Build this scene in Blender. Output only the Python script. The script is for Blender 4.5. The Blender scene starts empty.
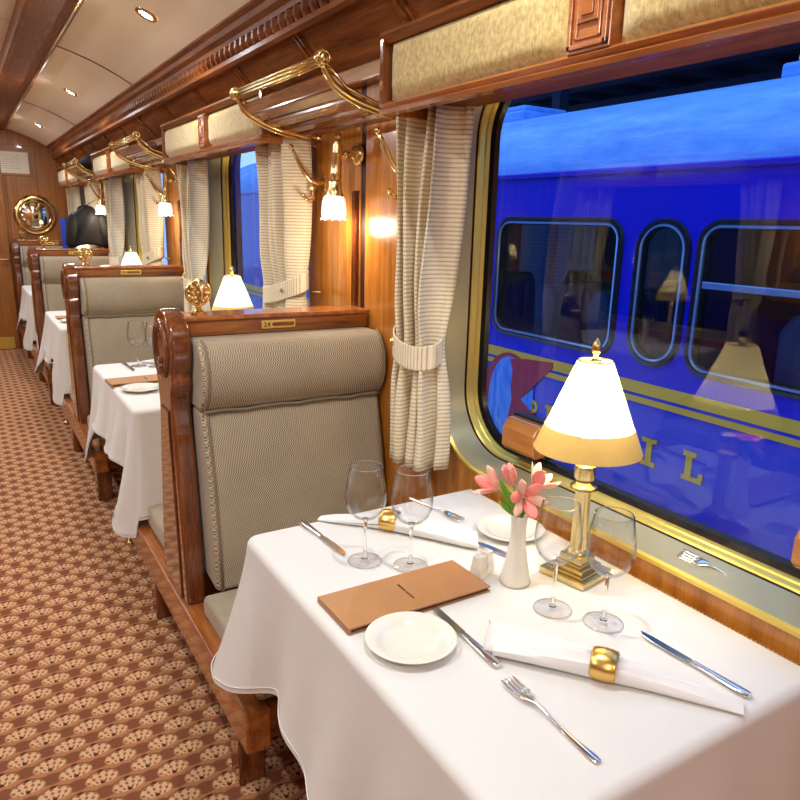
import bpy, bmesh, math, random
from mathutils import Vector, Matrix
random.seed(7)
PI = math.pi
scene = bpy.context.scene
COL = scene.collection
# ------------------------------------------------------------------ camera
F_PX, YAW, PITCH, ROLL = 703.64, 0.554707, 0.247102, 0.0260065
fw = Vector((math.sin(YAW)*math.cos(PITCH), math.cos(YAW)*math.cos(PITCH), -math.sin(PITCH)))
rt = Vector((math.cos(YAW), -math.sin(YAW), 0)); up = rt.cross(fw)
r2 = math.cos(ROLL)*rt + math.sin(ROLL)*up
u2 = -math.sin(ROLL)*rt + math.cos(ROLL)*up
cam = bpy.data.objects.new('camera', bpy.data.cameras.new('camera')); COL.objects.link(cam)
cam.matrix_world = Matrix(((r2.x, u2.x, -fw.x, 0), (r2.y, u2.y, -fw.y, 0), (r2.z, u2.z, -fw.z, 1.5), (0, 0, 0, 1)))
cam.data.sensor_width = 36; cam.data.lens = 36*F_PX/800; cam.data.clip_start = 0.02
scene.camera = cam
# ------------------------------------------------------------------ world, exposure
world = bpy.data.worlds.new('dusk'); scene.world = world; world.use_nodes = True
bg = world.node_tree.nodes['Background']; bg.inputs[0].default_value = (0.30, 0.54, 1.0, 1); bg.inputs[1].default_value = 1.55
vs = scene.view_settings
vs.view_transform = 'Standard'; vs.look = 'None'; vs.gamma = 1; vs.use_curve_mapping = False; vs.exposure = 0.28
DOWN_W, SCONCE_W, LAMP_W = 8.2, 3.2, 2.3
# ------------------------------------------------------------------ materials
MATS = {}
class NT:
    """tiny node helper"""
    def __init__(s, name):
        m = bpy.data.materials.new(name); m.use_nodes = True; s.m = m; s.t = m.node_tree
        s.b = s.t.nodes['Principled BSDF']; s.out = s.t.nodes['Material Output']
    def n(s, typ, **kw):
        nd = s.t.nodes.new(typ)
        for k, v in kw.items(): setattr(nd, k, v)
        return nd
    def l(s, a, b): s.t.links.new(a, b)
    def math(s, op, a, b=None, c=None):
        nd = s.n('ShaderNodeMath', operation=op)
        for i, v in enumerate((a, b, c)):
            if v is None: continue
            if isinstance(v, (int, float)): nd.inputs[i].default_value = v
            else: s.l(v, nd.inputs[i])
        return nd.outputs[0]
    def obj(s): return s.n('ShaderNodeTexCoord').outputs['Object']
    def xyz(s, v):
        nd = s.n('ShaderNodeSeparateXYZ'); s.l(v, nd.inputs[0]); return nd.outputs
    def mapping(s, v, scale=(1, 1, 1), loc=(0, 0, 0)):
        nd = s.n('ShaderNodeMapping'); s.l(v, nd.inputs[0]); nd.inputs['Scale'].default_value = scale; nd.inputs['Location'].default_value = loc
        return nd.outputs[0]
    def noise(s, v, scale, detail=4, rough=.55):
        nd = s.n('ShaderNodeTexNoise'); s.l(v, nd.inputs['Vector']); nd.inputs['Scale'].default_value = scale
        nd.inputs['Detail'].default_value = detail; nd.inputs['Roughness'].default_value = rough
        return nd.outputs['Fac']
    def ramp(s, f, stops):
        nd = s.n('ShaderNodeValToRGB'); s.l(f, nd.inputs[0]); e = nd.color_ramp.elements
        while len(e) < len(stops): e.new(.5)
        for i, (p, c) in enumerate(stops): e[i].position = p; e[i].color = (*c, 1)
        return nd.outputs[0]
    def mix(s, f, a, b):
        nd = s.n('ShaderNodeMix', data_type='RGBA')
        for sock, v in ((nd.inputs[0], f), (nd.inputs[6], a), (nd.inputs[7], b)):
            if isinstance(v, (int, float)): sock.default_value = v
            elif isinstance(v, tuple): sock.default_value = (*v, 1)
            else: s.l(v, sock)
        return nd.outputs[2]
    def bump(s, h, strength=.3, dist=.002):
        nd = s.n('ShaderNodeBump'); s.l(h, nd.inputs['Height']); nd.inputs['Strength'].default_value = strength; nd.inputs['Distance'].default_value = dist
        s.l(nd.outputs[0], s.b.inputs['Normal'])
    def set(s, **kw):
        for k, v in kw.items():
            sock = s.b.inputs[k.replace('_', ' ')]
            if isinstance(v, tuple): sock.default_value = (*v, 1) if len(v) == 3 else v
            elif isinstance(v, (int, float)): sock.default_value = v
            else: s.l(v, sock)
        return s.m
def S(r, g, b):   # sRGB 0-255 to linear
    f = lambda c: c/255/12.92 if c <= 10 else ((c/255+.055)/1.055)**2.4
    return (f(r), f(g), f(b))
def plain(name, col, rough=.5, metal=0, var=0, vscale=8, bump=0, **kw):
    t = NT(name); v = t.obj()
    if var:
        c = t.mix(t.noise(v, vscale), tuple(x*(1-var) for x in col), tuple(min(1, x*(1+var)) for x in col)); t.set(Base_Color=c)
    else: t.set(Base_Color=col)
    if bump: t.bump(t.noise(v, vscale*6), bump, .002)
    return t.set(Roughness=rough, Metallic=metal, **kw)
def wood(name, dark, mid, light, axis='y', rough=.22, scale=1.0, coat=.5, spec=.5):
    t = NT(name); o = t.obj()
    sc = {'x': (1, 14, 14), 'y': (14, 1, 14), 'z': (14, 14, 1)}[axis]
    v = t.mapping(o, tuple(a*scale for a in sc))
    n1 = t.noise(v, 2.2, 6, .6); n2 = t.noise(t.mapping(o, tuple(a*scale*5 for a in sc)), 3.0, 3, .5)
    f = t.math('ADD', t.math('MULTIPLY', n1, .75), t.math('MULTIPLY', n2, .25))
    c = t.ramp(f, ((.30, dark), (.50, mid), (.70, light)))
    t.bump(n2, .08, .001)
    return t.set(Base_Color=c, Roughness=rough, Coat_Weight=coat, Coat_Roughness=.06, Specular_IOR_Level=spec)
M = {}
M['mahogany'] = wood('mahogany', S(74, 36, 13), S(130, 72, 30), S(170, 106, 52), 'y', rough=.42, coat=0, spec=.22)
M['mahogany_x'] = wood('mahogany_x', S(74, 36, 13), S(130, 72, 30), S(170, 106, 52), 'x')
M['mahogany_z'] = wood('mahogany_z', S(60, 27, 11), S(108, 55, 24), S(148, 86, 42), 'z', rough=.12, coat=1)
M['rail_wood'] = wood('rail_wood', S(116, 60, 22), S(164, 94, 42), S(192, 124, 64), 'y')
M['oak'] = wood('oak', S(146, 84, 26), S(186, 116, 42), S(208, 144, 64), 'z', rough=.25)
M['oak_y'] = wood('oak_y', S(140, 82, 30), S(178, 112, 46), S(200, 138, 68), 'y', rough=.25)
M['oak_dark'] = wood('oak_dark', S(116, 64, 20), S(150, 90, 32), S(172, 110, 46), 'z', rough=.38, coat=.15)
M['light_trim'] = wood('light_trim', S(150, 100, 60), S(184, 134, 90), S(205, 160, 116), 'y')
M['slat_wood'] = wood('slat_wood', S(112, 60, 32), S(150, 92, 56), S(180, 122, 82), 'y')
M['brass'] = plain('brass', (.82, .64, .30), .16, 1)
M['gold'] = plain('gold', (.80, .57, .12), .36, .75, var=.05, vscale=3)
M['lamp_brass'] = plain('lamp_brass', (.74, .60, .28), .24, 1)
M['satin_gold'] = plain('satin_gold', (.80, .52, .15), .30, 1)
M['steel'] = plain('steel', (.80, .80, .80), .12, 1)
M['grey_metal'] = plain('grey_metal', S(168, 162, 132), .40, .5, var=.05, vscale=2)
M['groove'] = plain('groove', S(52, 26, 20), .5)
M['rubber'] = plain('rubber', (.008, .008, .010), .25)
M['porcelain'] = plain('porcelain', S(232, 226, 210), .12, Coat_Weight=.5)
M['cloth'] = None
M['leather'] = plain('leather', S(174, 122, 74), .42, var=.10, vscale=22, bump=.06)
M['leather_dark'] = plain('leather_dark', S(66, 36, 20), .6)
M['paper'] = plain('paper', S(224, 214, 196), .8)
M['ceiling'] = plain('ceiling', S(240, 228, 208), .75, var=.05, vscale=5, bump=.03)
M['stem'] = plain('stem', S(96, 160, 50), .5)
M['leaf'] = plain('leaf', S(112, 176, 52), .42, var=.2, vscale=30, Subsurface_Weight=0)
M['jacket'] = plain('jacket', (.006, .006, .007), .8, var=.2, vscale=20, bump=.3)
M['black'] = plain('black', (.01, .01, .01), .4)
t = NT('petal'); v = t.obj()
M['petal'] = t.set(Base_Color=t.mix(t.noise(v, 40), S(242, 122, 116), S(252, 172, 156)), Roughness=.45, Sheen_Weight=.2)
M['petal_pale'] = plain('petal_pale', S(250, 196, 172), .45, var=.12, vscale=60)
# tablecloth linen
t = NT('linen'); v = t.obj()
t.bump(t.noise(v, 9, 3), .22, .012)
M['cloth'] = t.set(Base_Color=S(220, 217, 210), Roughness=.75, Sheen_Weight=.15)
t = NT('napkin_linen'); v = t.obj(); t.bump(t.noise(v, 260, 2), .15, .001)
M['napkin'] = t.set(Base_Color=S(230, 226, 220), Roughness=.7)
# upholstery herringbone
def herring(name, a, b, period=.0074):
    t = NT(name); x, y, z = t.xyz(t.obj())
    u = t.math('ADD', x, y); h = t.math('PINGPONG', z, period*1.0)
    w = t.math('SINE', t.math('MULTIPLY', t.math('ADD', u, h), 2*PI/period))
    f = t.math('MULTIPLY_ADD', w, .5, .5)
    big = t.noise(t.obj(), 6, 3)
    f2 = t.math('ADD', t.math('MULTIPLY', f, .8), t.math('MULTIPLY', big, .3))
    t.bump(f, .25, .001)
    return t.set(Base_Color=t.ramp(f2, ((.15, a), (.85, b))), Roughness=.85, Sheen_Weight=.2)
M['upholstery'] = herring('upholstery', S(92, 80, 60), S(198, 182, 152))
M['piping'] = plain('piping', S(132, 118, 94), .85)
# valance velvet
t = NT('velvet'); o = t.obj(); n = t.noise(o, 90, 3); n2 = t.noise(t.mapping(o, (1, 40, 6)), 8, 2)
f = t.math('ADD', t.math('MULTIPLY', n, .6), t.math('MULTIPLY', n2, .4))
t.bump(f, .3, .003)
M['velvet'] = t.set(Base_Color=t.ramp(f, ((.32, S(150, 122, 62)), (.66, S(206, 180, 112)))), Roughness=.8, Sheen_Weight=.35)
# curtain stripes
def stripes(name, axis, period=.0115):
    t = NT(name); c = t.xyz(t.obj())['xyz'.index(axis)]
    w = t.math('SINE', t.math('MULTIPLY', c, 2*PI/period))
    n = t.noise(t.obj(), 60, 2)
    f = t.math('ADD', t.math('MULTIPLY_ADD', w, .5, .5), t.math('MULTIPLY', n, .15))
    t.bump(w, .25, .001)
    return t.set(Base_Color=t.ramp(f, ((.02, S(160, 132, 94)), (.22, S(222, 206, 172)), (1, S(240, 228, 198)))), Roughness=.85)
M['curtain'] = stripes('curtain_stripe', 'z'); M['tieback'] = stripes('tieback_stripe', 'y', .010)
# carpet: fans and dark scales on a staggered lattice
t = NT('carpet'); o = t.obj(); x, y, z = t.xyz(o)
P_ = .118
u0 = t.math('DIVIDE', t.math('SUBTRACT', x, .060), P_); v0 = t.math('DIVIDE', t.math('SUBTRACT', y, 2.266), P_)
def cell(du, dv):
    return (t.math('SUBTRACT', t.math('FRACT', t.math('ADD', u0, .5+du)), .5), t.math('SUBTRACT', t.math('FRACT', t.math('ADD', v0, .5+dv)), .5))
def inside(d, lim, soft=.05):   # 1 inside
    nd = t.n('ShaderNodeMapRange'); t.l(d, nd.inputs[0]); nd.inputs[1].default_value = lim-soft; nd.inputs[2].default_value = lim+soft
    nd.inputs[3].default_value = 1; nd.inputs[4].default_value = 0; return nd.outputs[0]
def ell(u, v, a, b): return t.math('ADD', t.math('POWER', t.math('DIVIDE', t.math('ABSOLUTE', u), a), 2.0), t.math('POWER', t.math('DIVIDE', t.math('ABSOLUTE', v), b), 2.0))
fan = line = dot = scale_ = None
for du, dv in ((0, 0), (.5, .5)):
    u, v = cell(du, dv)
    vv = t.math('SUBTRACT', v, t.math('MULTIPLY', t.math('ABSOLUTE', u), -.12))
    m = inside(ell(u, vv, .35, .215), 1.0, .16)
    ang = t.math('ARCTAN2', t.math('ADD', v, .42), u)
    ray_ = t.math('SINE', t.math('MULTIPLY', ang, 20.0))
    rad = t.math('SQRT', t.math('ADD', t.math('MULTIPLY', u, u), t.math('POWER', t.math('ADD', v, .42), 2.0)))
    arc = t.math('SINE', t.math('MULTIPLY', rad, 46.0))
    ln = t.math('GREATER_THAN', t.math('ADD', ray_, t.math('MULTIPLY', arc, .6)), .5)
    topl = t.math('MULTIPLY', inside(t.math('ABSOLUTE', t.math('SUBTRACT', t.math('SUBTRACT', v, .25), t.math('MULTIPLY', t.math('ABSOLUTE', u), -.38))), .030, .02), inside(t.math('ABSOLUTE', u), .33, .03))
    ln = t.math('MAXIMUM', t.math('MULTIPLY', ln, m), topl)
    d = t.math('MAXIMUM', inside(ell(u, t.math('ADD', v, .17), .055, .05), 1, .2), inside(ell(u, t.math('SUBTRACT', v, .21), .075, .035), 1, .2))
    fan = m if fan is None else t.math('MAXIMUM', fan, m); line = ln if line is None else t.math('MAXIMUM', line, ln); dot = d if dot is None else t.math('MAXIMUM', dot, d)
for du, dv in ((.5, 0), (0, .5)):
    u, v = cell(du, dv); m = inside(ell(u, v, .25, .19), 1.0, .2)
    scale_ = m if scale_ is None else t.math('MAXIMUM', scale_, m)
pile = t.noise(o, 230, 2); wear = t.noise(o, 1.7, 3)
c = t.mix(scale_, S(192, 130, 88), S(138, 84, 58)); c = t.mix(fan, c, S(234, 186, 140)); c = t.mix(t.math('MULTIPLY', line, .8), c, S(126, 74, 48)); c = t.mix(dot, c, S(78, 46, 34))
c = t.mix(t.math('MULTIPLY', t.math('POWER', pile, 2.0), .9), c, S(92, 52, 36))
t.bump(pile, .5, .004)
M['carpet'] = t.set(Base_Color=c, Roughness=.95, Specular_IOR_Level=.1)
# reeded beam (ribs across the car)
t = NT('reeded_wood'); o = t.obj(); y = t.xyz(o)[1]
w = t.math('SINE', t.math('MULTIPLY', y, 2*PI/.022)); g = t.noise(t.mapping(o, (30, 2, 2)), 3, 4)
t.bump(w, .7, .004)
M['reeded'] = t.set(Base_Color=t.ramp(g, ((.3, S(106, 56, 24)), (.6, S(136, 78, 36)), (.8, S(156, 96, 50)))), Roughness=.5, Specular_IOR_Level=.3)
# glass: thin panes and blown glass
def thin_glass(name, tint=(1, 1, 1), gain=1.6, ior=1.5, rough=0.0, pw=5.0, edge=0.0):
    t = NT(name); fr = t.n('ShaderNodeLayerWeight'); fr.inputs[0].default_value = .5
    r0 = ((ior-1)/(ior+1))**2
    f = t.math('MINIMUM', t.math('MULTIPLY', t.math('MULTIPLY_ADD', t.math('POWER', fr.outputs['Facing'], pw), 1-r0, r0), gain), 1.0)
    tr = t.n('ShaderNodeBsdfTransparent'); t.l(t.mix(t.math('MULTIPLY', t.math('POWER', fr.outputs['Facing'], 6.0), edge), tint, (.12, .14, .16)), tr.inputs[0])
    gl = t.n('ShaderNodeBsdfGlossy'); gl.inputs['Roughness'].default_value = rough
    mx = t.n('ShaderNodeMixShader'); t.l(f, mx.inputs[0]); t.l(tr.outputs[0], mx.inputs[1]); t.l(gl.outputs[0], mx.inputs[2]); t.l(mx.outputs[0], t.out.inputs[0])
    return t.m
M['pane'] = thin_glass('window_glass', (.97, .98, 1), 1.5)
M['car_pane'] = thin_glass('coach_glass', (.42, .50, .60), 1.6)
M['wineglass'] = thin_glass('wine_glass', (.994, .995, .996), 1.1, pw=4.5, edge=.95)
t = NT('solid_glass'); M['solid_glass'] = t.set(Base_Color=(1, 1, 1), Roughness=0.0, IOR=1.45, Transmission_Weight=1.0)
# lamp shade parchment: lets the bulb glow through
def shade_mat(name, col, trans):
    t = NT(name); n = t.noise(t.mapping(t.obj(), (1, 1, .1)), 160, 2)
    c = t.mix(n, tuple(x*.9 for x in col), col)
    df = t.n('ShaderNodeBsdfDiffuse'); tl = t.n('ShaderNodeBsdfTranslucent'); t.l(c, df.inputs[0]); t.l(c, tl.inputs[0])
    mx = t.n('ShaderNodeMixShader'); mx.inputs[0].default_value = trans; t.l(df.outputs[0], mx.inputs[1]); t.l(tl.outputs[0], mx.inputs[2]); t.l(mx.outputs[0], t.out.inputs[0])
    return t.m
M['shade'] = shade_mat('shade_parchment', S(250, 240, 190), .40)
M['shade_band'] = shade_mat('shade_band', S(204, 174, 106), .10)
def emit(name, col, st):
    t = NT(name); return t.set(Base_Color=(.6, .6, .6), Emission_Color=col, Emission_Strength=st)
M['bulb'] = emit('lit_lens', (1, .93, .80), 30)
M['sconce_glass'] = emit('lit_frosted_glass', (1, .97, .90), .75)
# outside
M['blue_paint'] = plain('blue_paint', (.0008, .005, .56), .3, var=.12, vscale=1.2, Coat_Weight=.3)
t = NT('blue_roof'); o = t.obj(); n = t.noise(t.mapping(o, (3, 1, 3)), 2.2, 6, .65)
t.bump(n, .5, .03)
M['blue_roof'] = t.set(Base_Color=t.ramp(n, ((.3, (.06, .25, .78)), (.55, (.13, .38, .92)), (.75, (.26, .50, .98)))), Roughness=.5)
M['stripe'] = plain('stripe_yellow', (.85, .47, .03), .4)
M['logo_red'] = plain('logo_red', (.50, .012, .05), .4)
t = NT('logo_blue'); n = t.noise(t.mapping(t.obj(), (1, 5, 1)), 5, 5)
M['logo_blue'] = t.set(Base_Color=t.ramp(n, ((.35, S(20, 120, 235)), (.65, S(120, 180, 250)))), Roughness=.5)
M['frame_blue'] = plain('frame_metal', (.22, .40, .72), .25, .6)
M['dark_interior'] = plain('dark_interior', S(60, 66, 80), .7)
M['coach_seat'] = plain('coach_seat', S(96, 108, 128), .6)
M['coach_wood'] = plain('coach_wood', S(70, 34, 24), .4)
M['canopy'] = plain('canopy', S(36, 70, 110), .6)
M['ground'] = plain('ground', S(60, 64, 74), .9, var=.2, vscale=4)
M['scarf'] = plain('scarf', S(30, 70, 190), .8, var=.4, vscale=20)
M['mirror'] = plain('mirror', (.85, .80, .66), .06, 1)
# ------------------------------------------------------------------ mesh helpers
class MB:
    def __init__(s): s.v = []; s.f = []
    def add(s, vs_, fs):
        b = len(s.v); s.v += [tuple(p) for p in vs_]; s.f += [tuple(i+b for i in f) for f in fs]; return s
    def box(s, x0, x1, y0, y1, z0, z1):
        return s.add([(x0,y0,z0),(x1,y0,z0),(x1,y1,z0),(x0,y1,z0),(x0,y0,z1),(x1,y0,z1),(x1,y1,z1),(x0,y1,z1)],
                     [(0,3,2,1),(4,5,6,7),(0,1,5,4),(1,2,6,5),(2,3,7,6),(3,0,4,7)])
    def prism(s, out, axis, a, b):      # outline in the two other axes, extruded a..b
        n = len(out)
        def P(p, q):
            return {'x': (q, p[0], p[1]), 'y': (p[0], q, p[1]), 'z': (p[0], p[1], q)}[axis]
        return s.add([P(p, a) for p in out]+[P(p, b) for p in out],
                     [tuple(range(n))[::-1], tuple(range(n, 2*n))]+[(i, (i+1) % n, n+(i+1) % n, n+i) for i in range(n)])
    def lathe(s, prof, seg=20, c=(0, 0, 0), cap=True):   # profile (r, z)
        vs_ = []; fs = []
        for r, z in prof:
            for k in range(seg):
                a = 2*PI*k/seg; vs_.append((c[0]+r*math.cos(a), c[1]+r*math.sin(a), c[2]+z))
        for i in range(len(prof)-1):
            for k in range(seg):
                k2 = (k+1) % seg; fs.append((i*seg+k, i*seg+k2, (i+1)*seg+k2, (i+1)*seg+k))
        if cap:
            if prof[0][0] > 1e-5: fs.append(tuple(range(seg))[::-1])
            if prof[-1][0] > 1e-5: fs.append(tuple((len(prof)-1)*seg+k for k in range(seg)))
        return s.add(vs_, fs)
    def tube(s, pts, r, seg=8, close=False):
        pts = [Vector(p) for p in pts]; n = len(pts); vs_ = []; fs = []; prev = None
        for i, p in enumerate(pts):
            if close: d = pts[(i+1) % n]-pts[i-1]
            else: d = pts[min(i+1, n-1)]-pts[max(i-1, 0)]
            d.normalize()
            if prev is None:
                a = Vector((0, 0, 1)) if abs(d.z) < .9 else Vector((1, 0, 0)); u = d.cross(a).normalized()
            else: u = (prev-d*prev.dot(d)).normalized()
            prev = u; w = d.cross(u); rr = r[i] if isinstance(r, (list, tuple)) else r
            for k in range(seg):
                t_ = 2*PI*k/seg; vs_.append(p+u*math.cos(t_)*rr+w*math.sin(t_)*rr)
        m = n if close else n-1
        for i in range(m):
            for k in range(seg):
                k2 = (k+1) % seg; j = (i+1) % n; fs.append((i*seg+k, i*seg+k2, j*seg+k2, j*seg+k))
        if not close: fs += [tuple(range(seg))[::-1], tuple((n-1)*seg+k for k in range(seg))]
        return s.add(vs_, fs)
    def grid(s, rows):                  # rows of points
        n = len(rows[0]); vs_ = [p for r in rows for p in r]
        return s.add(vs_, [(i*n+j, i*n+j+1, (i+1)*n+j+1, (i+1)*n+j) for i in range(len(rows)-1) for j in range(n-1)])
    def ball(s, c, r, seg=14, sz=1.0):
        k = 8; return s.lathe([(max(1e-4, r*math.sin(PI*i/k)), -r*sz*math.cos(PI*i/k)) for i in range(k+1)], seg, c, False)
    def mirror(s):                      # to the other side of the car
        s.v = [(-.27-x, y, z) for x, y, z in s.v]; s.f = [f[::-1] for f in s.f]; return s
    def shift(s, d): s.v = [(x+d[0], y+d[1], z+d[2]) for x, y, z in s.v]; return s
    def build(s, name, mat, parent=None, loc=None, smooth=False, bevel=0, seg=2, solid=0, sub=0, weld=False):
        me = bpy.data.meshes.new(name); me.from_pydata(s.v, [], s.f)
        bm = bmesh.new(); bm.from_mesh(me)
        if weld: bmesh.ops.remove_doubles(bm, verts=bm.verts, dist=1e-5)
        bmesh.ops.recalc_face_normals(bm, faces=bm.faces); bm.to_mesh(me); bm.free()
        me.materials.append(M[mat] if isinstance(mat, str) else mat)
        if smooth:
            me.shade_smooth()
            if smooth is not True: me.set_sharp_from_angle(angle=math.radians(smooth))
        o = bpy.data.objects.new(name, me); COL.objects.link(o)
        if parent: o.parent = parent
        if loc: o.location = loc
        if solid: md = o.modifiers.new('solid', 'SOLIDIFY'); md.thickness = solid; md.offset = -1
        if sub: md = o.modifiers.new('sub', 'SUBSURF'); md.levels = sub; md.render_levels = sub
        if bevel:
            md = o.modifiers.new('bevel', 'BEVEL'); md.width = bevel; md.segments = seg; md.limit_method = 'ANGLE'; md.angle_limit = math.radians(40)
        return o
def tag(o, label, cat, group=None):
    o['label'] = label; o['category'] = cat
    if group: o['group'] = group
    return o
def thing(name, label, cat, loc=(0, 0, 0), rz=0, group=None):
    o = bpy.data.objects.new(name, None); COL.objects.link(o); o.location = loc; o.rotation_euler = (0, 0, rz); o.empty_display_size = .05
    return tag(o, label, cat, group)
def struct(o, label=None):
    o['kind'] = 'structure'
    if label: o['label'] = label
    return o
def stuff(o): o['kind'] = 'stuff'; return o
def copy_tree(o, parent=None):
    c = o.copy(); COL.objects.link(c); c.parent = parent
    for ch in list(o.children): copy_tree(ch, c)
    return c
def dup(root, loc, rz, label):
    r = copy_tree(root); r.location = loc; r.rotation_euler = (0, 0, rz); r['label'] = label; return r
def light(name, kind, parent, loc, watt, col, size=.03, rot=None, **kw):
    d = bpy.data.lights.new(name, kind); d.energy = watt; d.color = col
    if kind == 'AREA': d.shape = 'DISK'; d.size = size
    else: d.shadow_soft_size = size
    for k, v in kw.items(): setattr(d, k, v)
    o = bpy.data.objects.new(name, d); COL.objects.link(o); o.parent = parent; o.location = loc
    if rot: o.rotation_euler = rot
    return o
def arc(cx, cy, r, a0, a1, n, ry=None):
    return [(cx+r*math.cos(math.radians(a0+(a1-a0)*i/n)), cy+(ry or r)*math.sin(math.radians(a0+(a1-a0)*i/n))) for i in range(n+1)]
def rrect(y0, y1, z0, z1, r, n=10):
    o = []
    for cx, cy, a in ((y1-r, z1-r, 0), (y0+r, z1-r, 90), (y0+r, z0+r, 180), (y1-r, z0+r, 270)): o += arc(cx, cy, r, a, a+90, n)
    return o
# ------------------------------------------------------------------ layout numbers (metres)
PITCH_ = 2.28
WALL = 1.19                       # inner face of the window wall
YB = -1.6; YE = 9.0               # back wall behind the camera, end wall
BENCH = [2.16+PITCH_*k for k in range(-1, 3)]
WINC = [.965+PITCH_*k for k in range(-1, 4)]
TABC = [1.005, 3.255, 5.54, 7.82]
TZ = .77
# ================================================================== the carriage shell
fl = MB().box(-1.62, 1.40, YB, YE, -.06, 0).build('floor', 'carpet'); struct(fl, 'brown and peach fan patterned carpet')
GH, GZ0, GZ1, GR = .668, .872, 1.885, .16     # glass half width, bottom, top, corner radius
def bay_wall(y0, y1, yc, z0, z1, x, off):
    """one wall bay with a rounded opening"""
    hole = rrect(yc-GH-off, yc+GH+off, GZ0-off, GZ1+off, GR+off); n = 11
    rect = [(y1, z1), (y0, z1), (y0, z0), (y1, z0)]
    pts = [(x, a, b) for a, b in hole]+[(x, a, b) for a, b in rect]; fs = []
    for q in range(4):
        c = 44+q
        for i in range(n-1): fs.append((q*n+i, q*n+i+1, c))
        fs.append((q*n+n-1, ((q+1) % 4)*n, 44+(q+1) % 4, c))
    return pts, fs
def ring(pa, xa, pb, xb):
    n = len(pa)
    return [(xa, *p) for p in pa]+[(xb, *p) for p in pb], [(i, (i+1) % n, n+(i+1) % n, n+i) for i in range(n)]
for side in ('right', 'left'):
    mir = (lambda m: m.mirror()) if side == 'left' else (lambda m: m)
    w = MB(); sk = MB()
    for k, yc in enumerate(WINC):
        y0, y1 = max(YB, yc-PITCH_/2), min(YE, yc+PITCH_/2)
        w.add(*bay_wall(y0, y1, yc, 0, 2.25, WALL, .050)); sk.add(*bay_wall(y0, y1, yc, -.3, 2.3, 1.40, .13))
    wall = struct(mir(w).build('wall_'+side, 'oak'), 'varnished orange wood panelled window wall')
    mir(sk).build('outer_skin', 'blue_paint', wall)
    # skirting and the board below the sill
    struct(mir(MB().box(1.165, WALL-.001, YB, YE, 0, .12)).build('baseboard_'+side, 'mahogany', bevel=.006))
    for k, yc in enumerate(WINC):
        win = None
        R = lambda o_: rrect(yc-GH-o_, yc+GH+o_, GZ0-o_, GZ1+o_, GR+o_)
        m = MB()
        for (oa, xa), (ob, xb) in zip(((.046, 1.186), (.050, 1.178), (.060, 1.180)), ((.050, 1.178), (.060, 1.180), (.062, 1.192))): m.add(*ring(R(oa), xa, R(ob), xb))
        win = struct(mir(m).build('window_%d' % (k+1 if side == 'right' else k+6), 'gold', smooth=50))
        mir(MB().add(*ring(R(.046), 1.186, R(.022), 1.252))).build('metal_surround', 'grey_metal', win, smooth=50)
        mir(MB().add(*ring(R(.022), 1.252, R(.026), 1.258)).add(*ring(R(.026), 1.258, R(.020), 1.260))).build('groove', 'groove', win, smooth=50)
        m = MB()
        for (oa, xa), (ob, xb) in zip(((.020, 1.258), (.0165, 1.262), (.014, 1.277), (.011, 1.280)), ((.0165, 1.262), (.014, 1.277), (.011, 1.280), (.008, 1.291))): m.add(*ring(R(oa), xa, R(ob), xb))
        mir(m).build('gilt_frame', 'gold', win, smooth=50)
        mir(MB().add(*ring(R(.008), 1.291, R(-.006), 1.296)).add(*ring(R(-.006), 1.296, R(-.012), 1.309))).build('gasket', 'rubber', win, smooth=50)
        mir(MB().add(*ring(R(-.004), 1.311, R(.13), 1.40))).build('reveal', 'rubber', win, smooth=50)
        p = R(-.004); mir(MB().add([(1.3095, *q) for q in p], [tuple(range(len(p)))])).build('pane', 'pane', win)
    # cove between crown and wall, panel by panel
    cv = struct(mir(MB().prism([(.985, 2.105), (1.19, 2.105), (1.19, 1.93), (1.15, 1.955), (1.06, 2.035), (1.0, 2.10)], 'y', YB, YE)).build('trim_1' if side == 'right' else 'trim_2', 'mahogany'), 'dark panelled wooden cove above the windows')
    ys = [2.335-.608*i for i in range(1, 7)]+[2.335+.608*i for i in range(0, 11)]
    ys = sorted(y for y in ys if YB+.1 < y < YE-.05)
    for y in ys:      # stiles
        m = MB().add([(.995,y-.03,2.098),(1.125,y-.03,1.97),(1.145,y-.03,1.99),(1.015,y-.03,2.118),(.995,y+.03,2.098),(1.125,y+.03,1.97),(1.145,y+.03,1.99),(1.015,y+.03,2.118)],
                 [(0,1,2,3),(4,7,6,5),(0,4,5,1),(1,5,6,2),(2,6,7,3),(3,7,4,0)])
        for d in (-.015, .012): m.add([(.990,y+d-.005,2.096),(1.120,y+d-.005,1.966),(1.125,y+d-.005,1.975),(.998,y+d-.005,2.104),(.990,y+d+.005,2.096),(1.120,y+d+.005,1.966),(1.125,y+d+.005,1.975),(.998,y+d+.005,2.104)],
                 [(0,1,2,3),(4,7,6,5),(0,4,5,1),(1,5,6,2),(2,6,7,3),(3,7,4,0)])
        mir(m).build('stile', 'mahogany_x', cv)
    for a, b in zip(ys, ys[1:]):
        a2, b2 = a+.035, b-.035
        mir(MB().add([(1.008,a2,2.09),(1.125,a2,1.972),(1.125,b2,1.972),(1.008,b2,2.09),(1.03,a2+.02,2.060),(1.102,a2+.02,1.988),(1.102,b2-.02,1.988),(1.03,b2-.02,2.060)],
                 [(4,5,6,7),(0,1,5,4),(1,2,6,5),(2,3,7,6),(3,0,4,7)])).build('panel', 'mahogany', cv)
    mir(MB().box(1.125, 1.188, YB, YE, 1.925, 1.975)).build('rail', 'light_trim', cv, bevel=.006)
    # crown moulding with a band of reeding
    crown = [(.925, 2.235), (.925, 2.205), (.945, 2.196), (.950, 2.178), (.968, 2.165), (.972, 2.150), (1.0, 2.145), (1.0, 2.105), (.975, 2.103), (.972, 2.085), (.985, 2.075), (1.06, 2.09), (1.06, 2.235)]
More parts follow.
